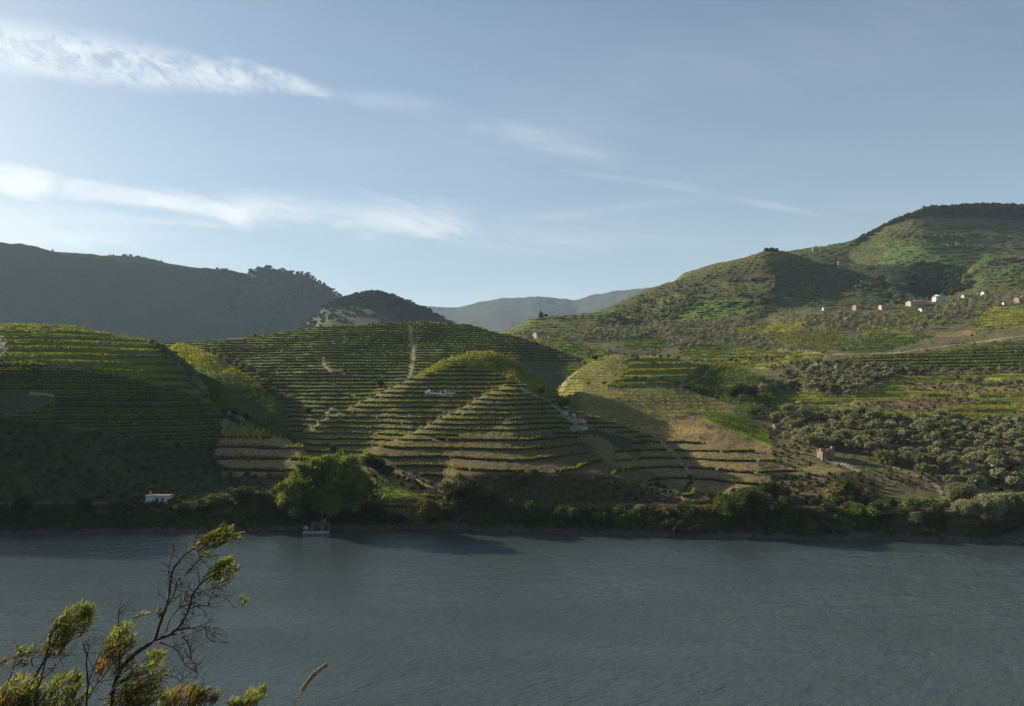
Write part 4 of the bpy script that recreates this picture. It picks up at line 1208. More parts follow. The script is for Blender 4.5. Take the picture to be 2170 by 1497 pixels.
def bush_cloud(name, pts, rad, mat, leaf=.5, n=60, tall=1.0, label=None):
    """many small crowns as one piece"""
    if not len(pts): return
    P = np.asarray(pts); N = len(P)
    R = rad[0] + (rad[1] - rad[0]) * rng.random(N)
    d = sph(N * n).reshape(N, n, 3); d[..., 2] = np.abs(d[..., 2])
    lump = 1 + .35 * (vnoise(d[..., 0] * 2 + P[:, None, 0], d[..., 1] * 2 + P[:, None, 1], 7) - .5)
    c = d * (R[:, None] * (.75 + .3 * rng.random((N, n))) * lump)[..., None]
    c[..., 2] = c[..., 2] * 1.15 * tall + R[:, None] * .12
    c = c + P[:, None, :]
    s = (leaf * (.6 + .4 * R / max(rad)))[:, None].repeat(n, 1)
    v, f = quads(c.reshape(-1, 3), s.ravel())
    k = 6                                   # inside, big leaves that stop the light
    c2 = P[:, None, :] + sph(N * k).reshape(N, k, 3) * (R[:, None] * .35)[..., None] + np.array([0, 0, 1.]) * (R * .55)[:, None, None]
    v2, f2 = quads(c2.reshape(-1, 3), (R * .95)[:, None].repeat(k, 1).ravel())
    v, f = join([(v, f), (v2, f2)])
    tag(link(name, np_mesh(name, v, f), M[mat]), kind='stuff')
    print(name, N, 'tris', len(f) * 2)


VIEW = (PXG > -40) & (PXG < 2210)
def gz(layers, poly): return zone(layers, poly) & VIEW
GROVES = [
 ('dense grove above the east bank', gz(['grove_slope', 'middle_slope'], [(1640, 895), (1700, 868), (1800, 880), (2000, 892), (2170, 888), (2900, 880), (2900, 1062), (2040, 1040), (1960, 1020), (1880, 985), (1790, 960), (1700, 955), (1660, 920)]), 4.7, (2.9, 6.9), .85),
 ('olive grove over the bright terraces', gz(['grove_slope', 'village_slope', 'middle_slope'], [(1620, 845), (1650, 800), (1700, 780), (1780, 765), (1900, 778), (1960, 796), (1900, 800), (1880, 826), (1800, 840), (1700, 836)]), 5.1, (3.4, 6.4), .85),
]
village_mask = [
 ('grove around the village', gz(['village_slope'], [(1640, 690), (1700, 672), (1760, 664), (1900, 664), (1980, 640), (2080, 628), (2200, 615), (2200, 665), (2080, 668), (2000, 690), (1930, 706), (1860, 700), (1760, 700), (1700, 708)]), 6.8, (4, 7), .9),
 ('scattered grove in the valley', gz(['village_slope'], [(1100, 690), (1250, 690), (1400, 668), (1560, 676), (1640, 690), (1640, 745), (1560, 750), (1450, 745), (1340, 720), (1200, 722), (1100, 712)]), 6.8, (3.8, 6.5), .9)]
NIND = 0
TAKEN = []
near_pts = []
for g, m, sp, hr, pr in GROVES + village_mask:
    pts = scatter(m & (ZID == 0), sp, seed=len(g))
    for p in pts:
        if random.random() < pr:
            near_pts.append((random.uniform(*hr), p, g))
near_pts = [t for t in near_pts if not any(abs((t[1][0] / t[1][1] * F + CX) - a) < w_ and abs(HY - (t[1][2] - CAMZ) * F / t[1][1] - b) < h_ for a, b, w_, h_ in
            [(1752, 975, 30, 16), (1648, 908, 16, 8), (1823, 658, 14, 8), (1880, 658, 18, 8), (1946, 652, 26, 9), (1960, 662, 13, 6), (1995, 640, 22, 8), (2055, 628, 18, 6), (2166, 642, 18, 8), (1752, 657, 10, 5), (1150, 718, 24, 6)])]
near_pts.sort(key=lambda t: -t[0] / t[1][1])
used_o = sum(1 for o in sc.objects if o.name.startswith('olive_tree'))
nleft = 298 - used_o
LAND = [((1752, 960), 'the roofless stone ruin'), ((1872, 972), 'the lone yellow-green tree'), ((1960, 1010), 'the pale grove track'), ((2150, 900), 'the upper east corner of the grove'), ((1720, 900), 'the top west corner of the grove'),
        ((1900, 900), 'the bright terraces over the grove'), ((2100, 1000), 'the willow belt'), ((2000, 950), 'the middle of the bank grove'), ((1680, 820), 'the shaded gully clump'), ((1780, 800), 'the middle of the upper grove'), ((1880, 790), 'the row above the bright terraces'),
        ((1825, 660), 'the brown-roofed house'), ((1880, 665), 'the orange-roofed cottage'), ((1960, 670), 'the long cream house'), ((2060, 650), 'the long red roof'), ((1300, 700), 'the green knoll'), ((1450, 720), 'the bare earth patch of the valley')]
by_mark = {}
for h, p, g in near_pts[:nleft]:
    px, py = p[0] / p[1] * F + CX, HY - (p[2] - CAMZ) * F / p[1]
    l = min(LAND, key=lambda l: math.hypot(l[0][0] - px, (l[0][1] - py) * 1.6))
    by_mark.setdefault(l[1], []).append((math.hypot(l[0][0] - px, (l[0][1] - py) * 1.6), h, p, g))
for mark, lst in by_mark.items():
    for n, (d_, h, p, g) in enumerate(sorted(lst, key=lambda t: t[0])):
        size = 'small' if h < 4.6 else 'large' if h > 5.7 else 'middling'
        plant('olive_tree', p, h, '%s grey-green olive tree, %s out from %s' % (size, ordinal(n), mark), 'tree', 'olive trees of the ' + g, random.uniform(.95, 1.25))
rest = [p for h, p, g in near_pts[nleft:]]
bush_cloud('olive_grove', rest, (1.7, 3.0), 'olive', .75, 46)
print('olives', len(near_pts), 'single', nleft)

# undergrowth: dark scrub on the banks and on the shaded foot of the west hill
bank = (LG == 0) & (q > 1.0) & (q < 12) & VIEW
bush_cloud('riverside_scrub', scatter(bank & ((PXG < 1000) | (q < 9)) & ((PXG < 870) | (fbm(XG / 9, DG / 9, 310, 2) > -.12)), 1.7, seed=3), (.8, 2.1), 'scrub', .42, 50)
bush_cloud('riverside_scrub', scatter((LG == 0) & (q > 19) & (q < 40) & VIEW, 2.6, seed=4), (.7, 1.8), 'scrub', .42, 50)
lowm = (ZID == 0) & VIEW & ((LG == LI['left_hill']) & (PYG > 885))
bush_cloud('hillside_scrub', scatter(lowm & (PYG < 1065), 3.4, seed=5), (.6, 1.9), 'scrub', .5, 40)
lowf = (ZID == 0) & VIEW & (((LG == LI['front_spur']) & (PYG > 1005)) | ((LG == LI['middle_slope']) & (PYG > 1005)))
bush_cloud('hillside_scrub', scatter(lowf, 2.8, seed=6), (.5, 1.5), 'scrub', .45, 40)
gr = (ZID == 0) & VIEW & ((LG == LI['grove_slope']))
bush_cloud('hillside_scrub', scatter(gr & (fbm(XG / 15, DG / 15, 303, 2) > -.1), 3.0, seed=8), (.3, 1.2), 'scrub', .45, 26)
vg = (ZID == 0) & VIEW & (LG == LI['village_slope'])
bush_cloud('hillside_scrub', scatter(vg & (fbm(XG / 30, DG / 30, 301, 2) > -.1), 6.5, seed=9), (.5, 2.2), 'olive', .8, 26)
ms = (ZID == 0) & VIEW & (LG == LI['middle_slope']) & (PYG < 1005)
bush_cloud('hillside_scrub', scatter(ms & (fbm(XG / 15, DG / 15, 302, 2) > .1), 4.0, seed=10), (.2, .7), 'scrub', .35, 20)
# dry grass tufts lit on the bank top
top = (LG == 0) & (q > 9) & (q < 13.5) & (PXG > 1000) & (PXG < 2000)
bush_cloud('dry_grass', scatter(top, 1.0, seed=12), (.35, .9), 'dry', .3, 30)

# the high hills: hedges, spinneys and single trees along the field edges
def far_scatter(poly, sp, seed, lay=None):
    r = np.random.default_rng(seed)
    m = in_poly(PHG, PYH2, poly) & (PYH2 <= np.minimum.accumulate(PYH2, axis=1) + 2)
    if lay is not None: m &= LH == lay
    w = (m * DHG ** 2).ravel(); tot = w.sum()
    if tot == 0: return []
    n = int(tot * (4.0 / F) * math.log(1.0045) / sp ** 2)
    pick = r.choice(w.size, n, p=w / tot); I, J = np.unravel_index(pick, m.shape)
    px = PXH[I] + 4 * (r.random(n) - .5)
    return list(np.stack([(px - CX) / F * DH[J], DH[J] * (1 + .002 * r.normal(size=n)), ZH2[I, J] - .3], 1))


spin = far_scatter([(1800, 525), (1830, 500), (1890, 470), (1960, 442), (2100, 432), (2260, 436), (2260, 460), (2100, 458), (1960, 455), (1880, 480), (1820, 520)], 6, 21)
spin += far_scatter([(1930, 560), (1990, 560), (2050, 580), (2060, 610), (2010, 630), (1960, 620), (1900, 600)], 7, 22)
spin += far_scatter([(1610, 520), (1640, 516), (1680, 520), (1660, 532), (1620, 534)], 5, 23)
bush_cloud('hilltop_wood', spin, (2.5, 4.5), 'pine', 1.5, 40)
hg = far_scatter([(1240, 690), (1300, 650), (1380, 630), (1480, 600), (1500, 640), (1430, 660), (1420, 700), (1240, 712)], 13, 24, 1)
for a, b, w_ in [((1640, 590), (1590, 700), 5), ((1590, 700), (1700, 690), 5), ((1500, 610), (1340, 700), 8), ((1480, 650), (1280, 700), 9), ((1380, 640), (1260, 690), 9), ((1540, 600), (1640, 592), 3), ((1560, 625), (1640, 640), 3), ((1760, 548), (1840, 575), 3), ((1880, 600), (1900, 640), 8), ((1800, 600), (1990, 652), 6), ((2050, 590), (2110, 550), 2), ((2110, 550), (2200, 552), 3), ((1880, 502), (2050, 506), 3), ((1990, 525), (2090, 528), 2)]:
    n_ = int(math.hypot(b[0] - a[0], b[1] - a[1]) / 3.0)
    for _ in range(n_):
        t = random.random()
        px, py = a[0] + (b[0] - a[0]) * t + random.gauss(0, w_), a[1] + (b[1] - a[1]) * t + random.gauss(0, w_ * .6)
        hg.append(np.array(hit_far(px, py)))
bush_cloud('field_hedges', hg, (2.0, 3.6), 'olive', 1.2, 40)
line_of('olive_tree', [(1797, 586), (1806, 592), (1816, 588), (1868, 596), (1872, 604), (1884, 610), (1836, 612), (1858, 620), (1870, 628)][:0], 9, '', '')
for px, py, h, lab in [(1797, 592, 9, 'first pale tree in the string below the round hill'), (1806, 598, 9, 'lower pale tree in the string below the round hill'), (1816, 593, 9, 'third pale tree in the string below the round hill'), (1836, 613, 10, 'lone pale tree on the lower round hill'),
                       (1868, 598, 15, 'tall tree at the foot of the shaded hollow'), (1884, 614, 11, 'rounded tree above the village vineyards'), (1873, 608, 10, 'tree beside the tall one at the hollow foot')]:
    plant_px('round_tree', px, py, h, lab, 'tree', None, 1.2, True)
# skyline pines on the far ridges
def ridge_pt(k, px):
    pxs, u, XF, DF, Zf, py_ = RIDGES[k]
    i = int(np.clip(round((px - pxs[0]) / (pxs[1] - pxs[0])), 0, len(pxs) - 1)); j = int(np.argmin(py_[i]))
    return Vector((XF[i, j], DF[i, j], Zf[i, j] - 2)), i, j
npine = 0
for k, spans in (('terraced_knoll', [(725, 775, 11), (778, 812, 10), (815, 870, 12), (872, 940, 12)]), ('west_ridge', [(108, 114, 2), (232, 240, 2), (255, 300, 8), (340, 350, 2), (458, 480, 4), (526, 575, 18), (600, 642, 12), (645, 705, 11), (708, 722, 3)])):
    for a, b, n_ in spans:
        for c_ in range(n_):
            px = a + (b - a) * (c_ + random.random()) / n_
            p, i, j = ridge_pt(k, px)
            h = {'terraced_knoll': 6.5, 'west_ridge': 13 if px > 500 else 8}[k] * random.uniform(.6, 1.25)
            plant('pine_tree', p, h, 'pine on the skyline of the %s, %s from its west end' % (k.replace('_', ' ').replace('pine ridge', 'dark middle ridge').replace('terraced', 'partly terraced').replace('west ridge', 'long west ridge'), ordinal(npine)), 'tree', 'pines on the far ridges', random.uniform(.9, 1.3))
            npine += 1
    npine = 0
pts = []
for k, lim in (('west_ridge', 900), ('terraced_knoll', 560)):
    pxs, u, XF, DF, Zf, py_ = RIDGES[k]
    i = rng.integers(0, len(pxs), lim * 3); j = (72 - np.abs(rng.normal(0, 14 if k == 'terraced_knoll' else 22, lim * 3))).astype(int).clip(5, 71)
    ok = (pxs[i] > 470) & ((k == 'west_ridge') | (py_[i, j] < 652) | (pxs[i] > 850) | (rng.random(len(i)) < .3))
    pts += list(np.stack([XF[i, j], DF[i, j], Zf[i, j] - 1], 1)[ok])
bush_cloud('distant_wood', pts, (3.0, 6.0), 'pine', 2.6, 26)

# ---- the great tree by the landing stage
gt = empty('great_tree', point(690, 1096))
tag(gt, 'huge spreading green tree on the bank above the small landing stage', 'tree')
D0 = gt.location.y; X0 = gt.location.x; Z0 = gt.location.z
lobes = []
for px, py, r in [(640, 1034, 34), (690, 1008, 34), (735, 1008, 32), (760, 1030, 26), (622, 1062, 28), (660, 1062, 34), (712, 1055, 38), (748, 1055, 28), (700, 985, 23), (738, 985, 20), (656, 998, 24), (627, 1015, 22),
                  (615, 1080, 15), (640, 1082, 16), (680, 1085, 16), (720, 1080, 18), (768, 1048, 17), (604, 1055, 14), (676, 980, 15), (752, 975, 13), (716, 973, 13), (770, 1012, 15), (644, 985, 12), (690, 972, 11), (608, 1030, 12), (780, 1030, 10), (603, 1072, 11)]:
    for rep in range(2):
        y = random.uniform(-7, 7) * (1 if r > 25 else 1.0)
        lobes.append(((px - CX + random.uniform(-4, 4)) / F * D0 - X0, y, CAMZ + (HY - py) / F * D0 - Z0 + random.uniform(-.5, .5), r / F * D0 * random.uniform(.85, 1.1)))
v, f = crown_quads(lobes, .46, .95, (.6, 1.1))
print('great tree', len(f))
link('crown', np_mesh('crown', v, f), M['broad'], gt)
tp = [tube_np([(0, 0, -1), (.3, 0, 4), (.2, .3, 9), (.5, .2, 15)], [.75, .6, .45, .2], 8)]
for a in range(9):
    an = a * 2.4; s = random.uniform(5, 9)
    tp.append(tube_np([(.2, 0, 2.5 + a * .5), (math.cos(an) * s * .4, math.sin(an) * s * .25, 6 + a * .6), (math.cos(an) * s, math.sin(an) * s * .5, 9 + a * .9)], [.34, .24, .1], 6))
v, f = join(tp)
link('trunk', np_mesh('trunk', v, f, True), M['bark'], gt)

# ------------------------------------------------------------------ buildings
def box_np(x0, x1, y0, y1, z0, z1):
    v = np.array([(x, y, z) for z in (z0, z1) for (x, y) in ((x0, y0), (x1, y0), (x1, y1), (x0, y1))], float)
    f = np.array([(0, 3, 2, 1), (4, 5, 6, 7), (0, 1, 5, 4), (1, 2, 6, 5), (2, 3, 7, 6), (3, 0, 4, 7)])
    return v, f


def gable_np(x0, x1, y0, y1, z0, rise, over=.35, th=.22):
    """pitched roof with its ridge along x and real thickness"""
    ym = (y0 + y1) / 2; xa, xb = x0 - over, x1 + over; ya, yb = y0 - over, y1 + over
    k = rise / (ym - y0); zl_ = z0 - over * k
    v = np.array([(xa, ya, zl_), (xb, ya, zl_), (xb, ym, z0 + rise), (xa, ym, z0 + rise), (xa, yb, zl_), (xb, yb, zl_)], float)
    v = np.concatenate([v, v + (0, 0, th)])
    f = np.array([(0, 1, 2, 3), (3, 2, 5, 4), (6, 9, 8, 7), (9, 10, 11, 8), (0, 6, 7, 1), (4, 5, 11, 10), (0, 3, 9, 6), (3, 4, 10, 9), (1, 7, 8, 2), (2, 8, 11, 5)])
    return v, f


M['white_wall'] = simple_mat('limewashed_wall', (.46, .46, .45), .9, .2, .8, .08)
M['cream_wall'] = simple_mat('cream_wall', (.31, .27, .21), .9, .2, .8, .12)
M['pink_wall'] = simple_mat('rough_brick_wall', (.22, .16, .12), .9, .2, 1.2, .2)
M['stone'] = simple_mat('schist_stone', (.20, .155, .11), .95, .1, 1.6, .45, .6, .1)
M['concrete'] = simple_mat('concrete', (.36, .34, .31), .9, .2, 1.0, .2)
M['orange_roof'] = simple_mat('orange_roof_tiles', (.24, .10, .06), .85, .2, 1.5, .25, .4, .05)
M['brown_roof'] = simple_mat('weathered_roof_tiles', (.20, .11, .08), .9, .2, 1.5, .25, .4, .05)
M['window'] = simple_mat('window_glass', (.03, .035, .04), .15, .5)
M['door'] = simple_mat('painted_wood', (.10, .06, .04), .7, .3)
M['metal'] = simple_mat('galvanised_metal', (.30, .31, .32), .5, .5, metal=.6)
M['white_metal'] = simple_mat('white_painted_metal', (.68, .70, .76), .5, .4)
M['rust'] = simple_mat('rusted_rail', (.10, .06, .045), .6, .4)


def wing(parent, x0, x1, dep, h, wall, roof, rise, wins, door=None, y0=0.0, z0=-1.5):
    """one volume of a house: walls, roof, windows set in frames, door"""
    v, f = box_np(x0, x1, y0, y0 + dep, z0, h)
    ym = y0 + dep / 2
    for x in (x0, x1):                             # gable ends closed
        vv = np.array([(x, y0, h), (x, y0 + dep, h), (x, ym, h + rise * .97), (x, ym, h + rise * .97)]); v, f = join([(v, f), (vv, np.array([(0, 1, 2, 3)]))])
    link('wall', np_mesh('wall', v, f), M[wall], parent)
    rf = link('roof', np_mesh('roof', *gable_np(x0, x1, y0, y0 + dep, h, rise)), M[roof], parent)
    for (wx, wz, ww, wh) in wins:
        w = link('window', np_mesh('window', *box_np(wx - ww / 2, wx + ww / 2, y0 - .03, y0 + .02, wz, wz + wh)), M['window'], parent)
        link('frame', np_mesh('frame', *join([box_np(wx - ww / 2 - .12, wx - ww / 2, y0 - .08, y0, wz - .1, wz + wh + .1), box_np(wx + ww / 2, wx + ww / 2 + .12, y0 - .08, y0, wz - .1, wz + wh + .1), box_np(wx - ww / 2, wx + ww / 2, y0 - .08, y0, wz + wh, wz + wh + .1), box_np(wx - ww / 2, wx + ww / 2, y0 - .12, y0, wz - .1, wz)])), M['white_wall'], w)
    if door:
        dx_, dw_, dh_ = door
        link('door', np_mesh('door', *box_np(dx_ - dw_ / 2, dx_ + dw_ / 2, y0 - .05, y0 + .02, -.05, dh_)), M['door'], parent)
    return rf


def house(name, px, py, wpx, hpx, wall, roof, label, rz=0.0, dep=7.0, floors=1, far_=False, door=True, chimney=True, cat='house', extra=None, rise=1.6):
    p = point(px, py)
    s = p.y / F * (.85 if name == 'village_house' else 1); w = wpx * s; h = hpx * s - rise
    h = max(h, 2.2)
    e = empty(name, p, rz)
    tag(e, label, cat)
    nw = max(1, int(w / 3.6)); wins = []
    for fl_ in range(floors):
        zf = .9 + fl_ * 2.9
        if zf + 1.1 < h:
            for i in range(nw):
                xx = -w / 2 + (i + .5) * w / nw
                if not (door and fl_ == 0 and i == nw // 2):
                    wins.append((xx, zf, 1.0, 1.1))
    rf = wing(e, -w / 2, w / 2, dep, h, wall, roof, rise, wins, (-w / 2 + (nw // 2 + .5) * w / nw, 1.1, 2.0) if door else None)
    if chimney:
        link('chimney', np_mesh('chimney', *join([box_np(w * .22, w * .22 + .6, dep * .62, dep * .62 + .6, h, h + rise + .7), box_np(w * .22 - .1, w * .22 + .7, dep * .62 - .1, dep * .62 + .7, h + rise + .7, h + rise + .85)])), M['white_wall'], rf)
    if extra: extra(e, w, h)
    return e


def lower_wing(e, w, h):
    wing(e, -w / 2 - 7, -w / 2 + 1.5, 6, h * .62, 'white_wall', 'orange_roof', 1.2, [(-w / 2 - 4.5, .9, 1, 1.1), (-w / 2 - 1.8, .9, 1, 1.1)], None, -3.0)


house('village_house', 1823, 657, 22, 12, 'pink_wall', 'brown_roof', 'brown-roofed unplastered house at the west end of the village', 0.1, 8)
house('village_house', 1880, 657, 28, 12, 'cream_wall', 'orange_roof', 'low cream cottage with a bright orange roof', .05, 7, chimney=True)
house('village_house', 1946, 650, 40, 15, 'cream_wall', 'orange_roof', 'long cream house with an orange roof and a row of windows', .12, 9, 2)
house('village_house', 1953, 636, 28, 9, 'cream_wall', 'brown_roof', 'brown-roofed house just behind the long cream house', 0, 8)
house('village_house', 1961, 661, 19, 9, 'white_wall', 'brown_roof', 'small white house below the long cream house', .1, 6, chimney=False)
house('village_house', 1998, 638, 24, 17, 'white_wall', 'orange_roof', 'tall white house with a lower wing above the village', .3, 9, 2, extra=lower_wing)
house('village_house', 2055, 627, 27, 9, 'cream_wall', 'orange_roof', 'long low house with a red roof east of the tall white house', -.05, 7)
house('village_house', 2090, 624, 12, 8, 'white_wall', 'brown_roof', 'small white house beside the long red-roofed one', .2, 5, chimney=False)
house('village_house', 2168, 641, 22, 13, 'pink_wall', 'orange_roof', 'pinkish house at the east edge above a retaining wall', .1, 8, 2)
house('shed', 1752, 658, 14, 6, 'white_wall', 'brown_roof', 'small bluish white shed among trees west of the village', 0, 4, door=False, chimney=False, cat='shed', rise=.8)
house('shed', 2131, 647, 7, 6, 'white_wall', 'brown_roof', 'tiny white hut below the pinkish house', 0, 3, door=False, chimney=False, cat='shed', rise=.8)
house('farmhouse', 1144, 719, 16, 14, 'cream_wall', 'brown_roof', 'cream farmhouse with a brown roof in the valley', .5, 8, 2)
house('farmhouse', 1167, 719, 9, 9, 'concrete', 'brown_roof', 'grey farm building beside the cream farmhouse', 0, 6, chimney=True)
house('barn', 498, 727, 34, 6, 'stone', 'brown_roof', 'long low barn on the skyline behind the gully', 0, 6, door=False, chimney=False, cat='barn', rise=1.0)
house('stone_hut', 714, 797, 20, 7, 'stone', 'brown_roof', 'low stone hut at the end of the short pale track', 0, 4, chimney=False, cat='hut', rise=.9)
house('stone_hut', 1292, 748, 7, 6, 'stone', 'brown_roof', 'tiny stone hut at the edge of the valley fields', 0, 3, door=False, chimney=False, cat='hut', rise=.8)
# the hilltop hut and its trees on the green knoll
p = hit_far(1150, 673)
e = empty('hilltop_hut', p); tag(e, 'tiny white hut between two trees on the green knoll', 'hut')
wing(e, -1.6, 1.6, 3, 4.2, 'white_wall', 'brown_roof', .9, [], (0, 1, 2))
plant_px('cone_tree', 1146, 673, 17, 'dark pointed tree beside the tiny white hut', 'tree', None, 1.3, True)
plant_px('round_tree', 1157, 673, 8, 'small dark tree east of the tiny white hut', 'tree', None, 1.3, True)
# ruined stone house, roofless, open window
def ruin(px, py, wpx, hpx, label, gable=True):
    p = point(px, py); s = p.y / F; w = wpx * s; h = hpx * s
    e = empty('stone_ruin', p, .25); tag(e, label, 'ruin')
    t = .5; d = w * .55
    v, f = join([box_np(-w / 2, -w * .12, 0, t, -1.5, h * .72), box_np(-w * .12, w * .1, 0, t, -1.5, h * .35), box_np(-w * .12, w * .1, 0, t, h * .62, h * .92), box_np(w * .1, w / 2, 0, t, -1.5, h * .95), box_np(w * .28, w / 2, .003, t - .003, h * .95, h * 1.08)])
    link('front_wall', np_mesh('front_wall', v, f), M['stone'], e)
    link('side_wall', np_mesh('side_wall', *join([box_np(-w / 2, -w / 2 + t, t, d, -1.5, h * .66), box_np(-w / 2, -w / 2 + t - .01, d * .3, d * .7, h * .66, h * .95)])), M['stone'], e)
    link('side_wall', np_mesh('side_wall', *join([box_np(w / 2 - t, w / 2, t, d, -1.5, h * .9), box_np(w / 2 - t + .01, w / 2, d * .3, d * .7, h * .9, h * 1.1)])), M['stone'], e)
    link('back_wall', np_mesh('back_wall', *box_np(-w / 2, w / 2, d, d + t, -1.5, h * .9)), M['stone'], e)
    for k in range(10):
        r = .25 + .3 * random.random(); x = random.uniform(-w / 2, w / 2); y = -random.uniform(.3, 1.6)
        link('fallen_stone', np_mesh('fallen_stone', *box_np(x, x + r, y, y + r * .8, -.2, r * .6)), M['stone'], e)
ruin(1756, 975, 30, 24, 'roofless stone ruin with an empty window beside the grove')
ruin(1649, 910, 15, 10, 'small ruined stone hut beside the lime green strip')
# white railway shed
p = point(333, 1064)
p = Vector(((333 - CX) / F * 264, 264, 7.6)); s = 264 / F
e = empty('railway_shed', p); tag(e, 'long white flat-roofed shed standing beside the railway', 'shed')
w = 49 * s; h = 2.6
link('wall', np_mesh('wall', *box_np(-w / 2, w / 2, 0, 3.5, -1, h)), M['white_wall'], e)
rf = link('roof', np_mesh('roof', *box_np(-w / 2 - .25, w / 2 + .25, -.25, 3.75, h, h + .16)), M['rust'], e)
link('chimney', np_mesh('chimney', *box_np(-w / 2 + .6, -w / 2 + 1.1, 1.5, 2, h + .16, h + 1.4)), M['concrete'], rf)
link('door', np_mesh('door', *box_np(-.6, .5, -.05, .03, 0, 2.0)), M['door'], e)
link('window', np_mesh('window', *box_np(1.4, 2.3, -.04, .03, 1.0, 1.9)), M['window'], e)

# ------------------------------------------------------------------ the letter sign on the hill
fontc = {}
def letter(ch, size, parent, x, z, shear=0.0, weight=0.045, sx=1.0, rot=0.0):
    c = bpy.data.curves.new('letter', 'FONT'); c.body = ch; c.size = size; c.shear = shear; c.extrude = .06; c.offset = weight; c.resolution_u = 3
    o = bpy.data.objects.new('tmp', c); COL.objects.link(o)
    dg = bpy.context.evaluated_depsgraph_get()
    me = bpy.data.meshes.new_from_object(o.evaluated_get(dg)); bpy.data.objects.remove(o)
    me.materials.clear()
    l = link('letter', me, M['white_metal'], parent); me.name = 'letter'
    l.location = (x, 0, z); l.rotation_euler = (PI / 2, rot, 0); l.scale = (sx, 1, 1)
    return l
def stroke(path, r, parent, name='letter'):
    """a letter written with a bent band, as in handwriting"""
    pts = []
    P = [Vector((a, 0, b)) for a, b in path]
    for i in range(len(P) - 1):
        p0, p1, p2, p3 = P[max(i - 1, 0)], P[i], P[i + 1], P[min(i + 2, len(P) - 1)]
        for k in range(6):
            t = k / 6
            pts.append(.5 * ((2 * p1) + (p2 - p0) * t + (2 * p0 - 5 * p1 + 4 * p2 - p3) * t * t + (3 * p1 - p0 - 3 * p2 + p3) * t ** 3))
    pts.append(P[-1])
    v, f = tube_np([tuple(p) for p in pts], [r * (.55 + .6 * math.sin(PI * (i + .5) / len(pts))) for i in range(len(pts))], 6)
    return link(name, np_mesh('letter', v, f), M['white_metal'], parent)
p = point(901, 841)
e = empty('letter_sign', p + Vector((0, -1.2, 0))); tag(e, 'big white letters on posts spelling a family name across the hill spur', 'sign')
S_ = p.y / F; W_ = 67 * S_
z0 = 1.1; hs_ = 7.0 * S_ / .7
u = S_
# A written by hand, lves in plain letters, de by hand, S by hand, ousa plain
stroke([(0 * u, z0 - .2 * u), (1.2 * u, z0 - .6 * u), (4.5 * u, z0 + 4 * u), (8.5 * u, z0 + 9 * u), (10.5 * u, z0 + 9.3 * u), (9.2 * u, z0 + 5 * u), (9.8 * u, z0 + .2 * u), (11 * u, z0 + .2 * u)], .14, e)
stroke([(2.0 * u, z0 + 8 * u), (0 * u, z0 + 4.5 * u), (3 * u, z0 + 4.2 * u), (10 * u, z0 + 4.6 * u)], .12, e)
letter('l', 8.0 * u, e, 11.3 * u, z0)
for ch, x in (('v', 14), ('e', 18.3), ('s', 22.8)):
    letter(ch, 8.4 * u, e, x * u, z0)
stroke([(30 * u, z0 + 2.6 * u), (28 * u, z0 + 2.2 * u), (27.4 * u, z0 + .6 * u), (29 * u, z0 + .2 * u), (31 * u, z0 + 2 * u), (33 * u, z0 + 6 * u), (31.6 * u, z0 + 1 * u), (33.2 * u, z0 + .6 * u)], .12, e)
stroke([(33.2 * u, z0 + .8 * u), (35.5 * u, z0 + 2.4 * u), (34.5 * u, z0 + 2.9 * u), (34.2 * u, z0 + .8 * u), (36.5 * u, z0 + .6 * u)], .12, e)
stroke([(46 * u, z0 + 8.4 * u), (43.6 * u, z0 + 9 * u), (42 * u, z0 + 7 * u), (44 * u, z0 + 4.6 * u), (43.6 * u, z0 + 1.2 * u), (40.5 * u, z0 - .6 * u), (37.6 * u, z0 + .8 * u)], .16, e)
for ch, x in (('o', 46.8), ('u', 51.4), ('s', 56), ('a', 60.4)):
    letter(ch, 8.4 * u, e, x * u, z0)
for k in range(12):
    x = (1.5 + k * 5.4) * u
    link('post', np_mesh('post', *box_np(x - .05, x + .05, .10, .20, -1.5, z0 + 3 * u)), M['metal'], e)
link('rail', np_mesh('rail', *box_np(-.2, 65.5 * u, .205, .27, z0 + .2, z0 + .32)), M['metal'], e)
link('rail', np_mesh('rail', *box_np(-.2, 65.5 * u, .205, .27, z0 + 2.6 * u, z0 + 2.6 * u + .12)), M['metal'], e)

# ------------------------------------------------------------------ landing stage
Dd = 250.5; s = Dd / F
e = empty('landing_stage', ((670 - CX) * s, Dd, 0)); tag(e, 'small floating landing stage with a dark cabin frame under the great tree', 'jetty')
link('pontoon', np_mesh('pontoon', *box_np(-27 * s, 27 * s, -1.1, 1.1, -.25, .38)), M['concrete'], e)
link('deck', np_mesh('deck', *box_np(-26.6 * s, 26.6 * s, -1.0, 1.0, .384, .45)), M['concrete'], e)
for x in (-8, 26):
    for y in (-.8, .9):
        link('post', np_mesh('post', *box_np(x * s - .06, x * s + .06, y - .06, y + .06, .45, 3.3)), M['metal'], e)
link('canopy', np_mesh('canopy', *join([box_np(-9 * s, 27 * s, -1.05, 1.1, 3.3, 3.42), box_np(-9 * s, 27 * s, -1.09, -1.055, 2.7, 3.3)])), M['door'], e)
link('gangway', np_mesh('gangway', np.array([(6 * s, 1.0, .5), (6 * s + 1.3, 1.0, .5), (3 * s + 1.3, 6.5, 3.4), (3 * s, 6.5, 3.4), (6 * s, 1.0, .38), (6 * s + 1.3, 1.0, .38), (3 * s + 1.3, 6.5, 3.28), (3 * s, 6.5, 3.28)]), np.array([(0, 1, 2, 3), (7, 6, 5, 4), (0, 4, 5, 1), (1, 5, 6, 2), (2, 6, 7, 3), (3, 7, 4, 0)])), M['metal'], e)
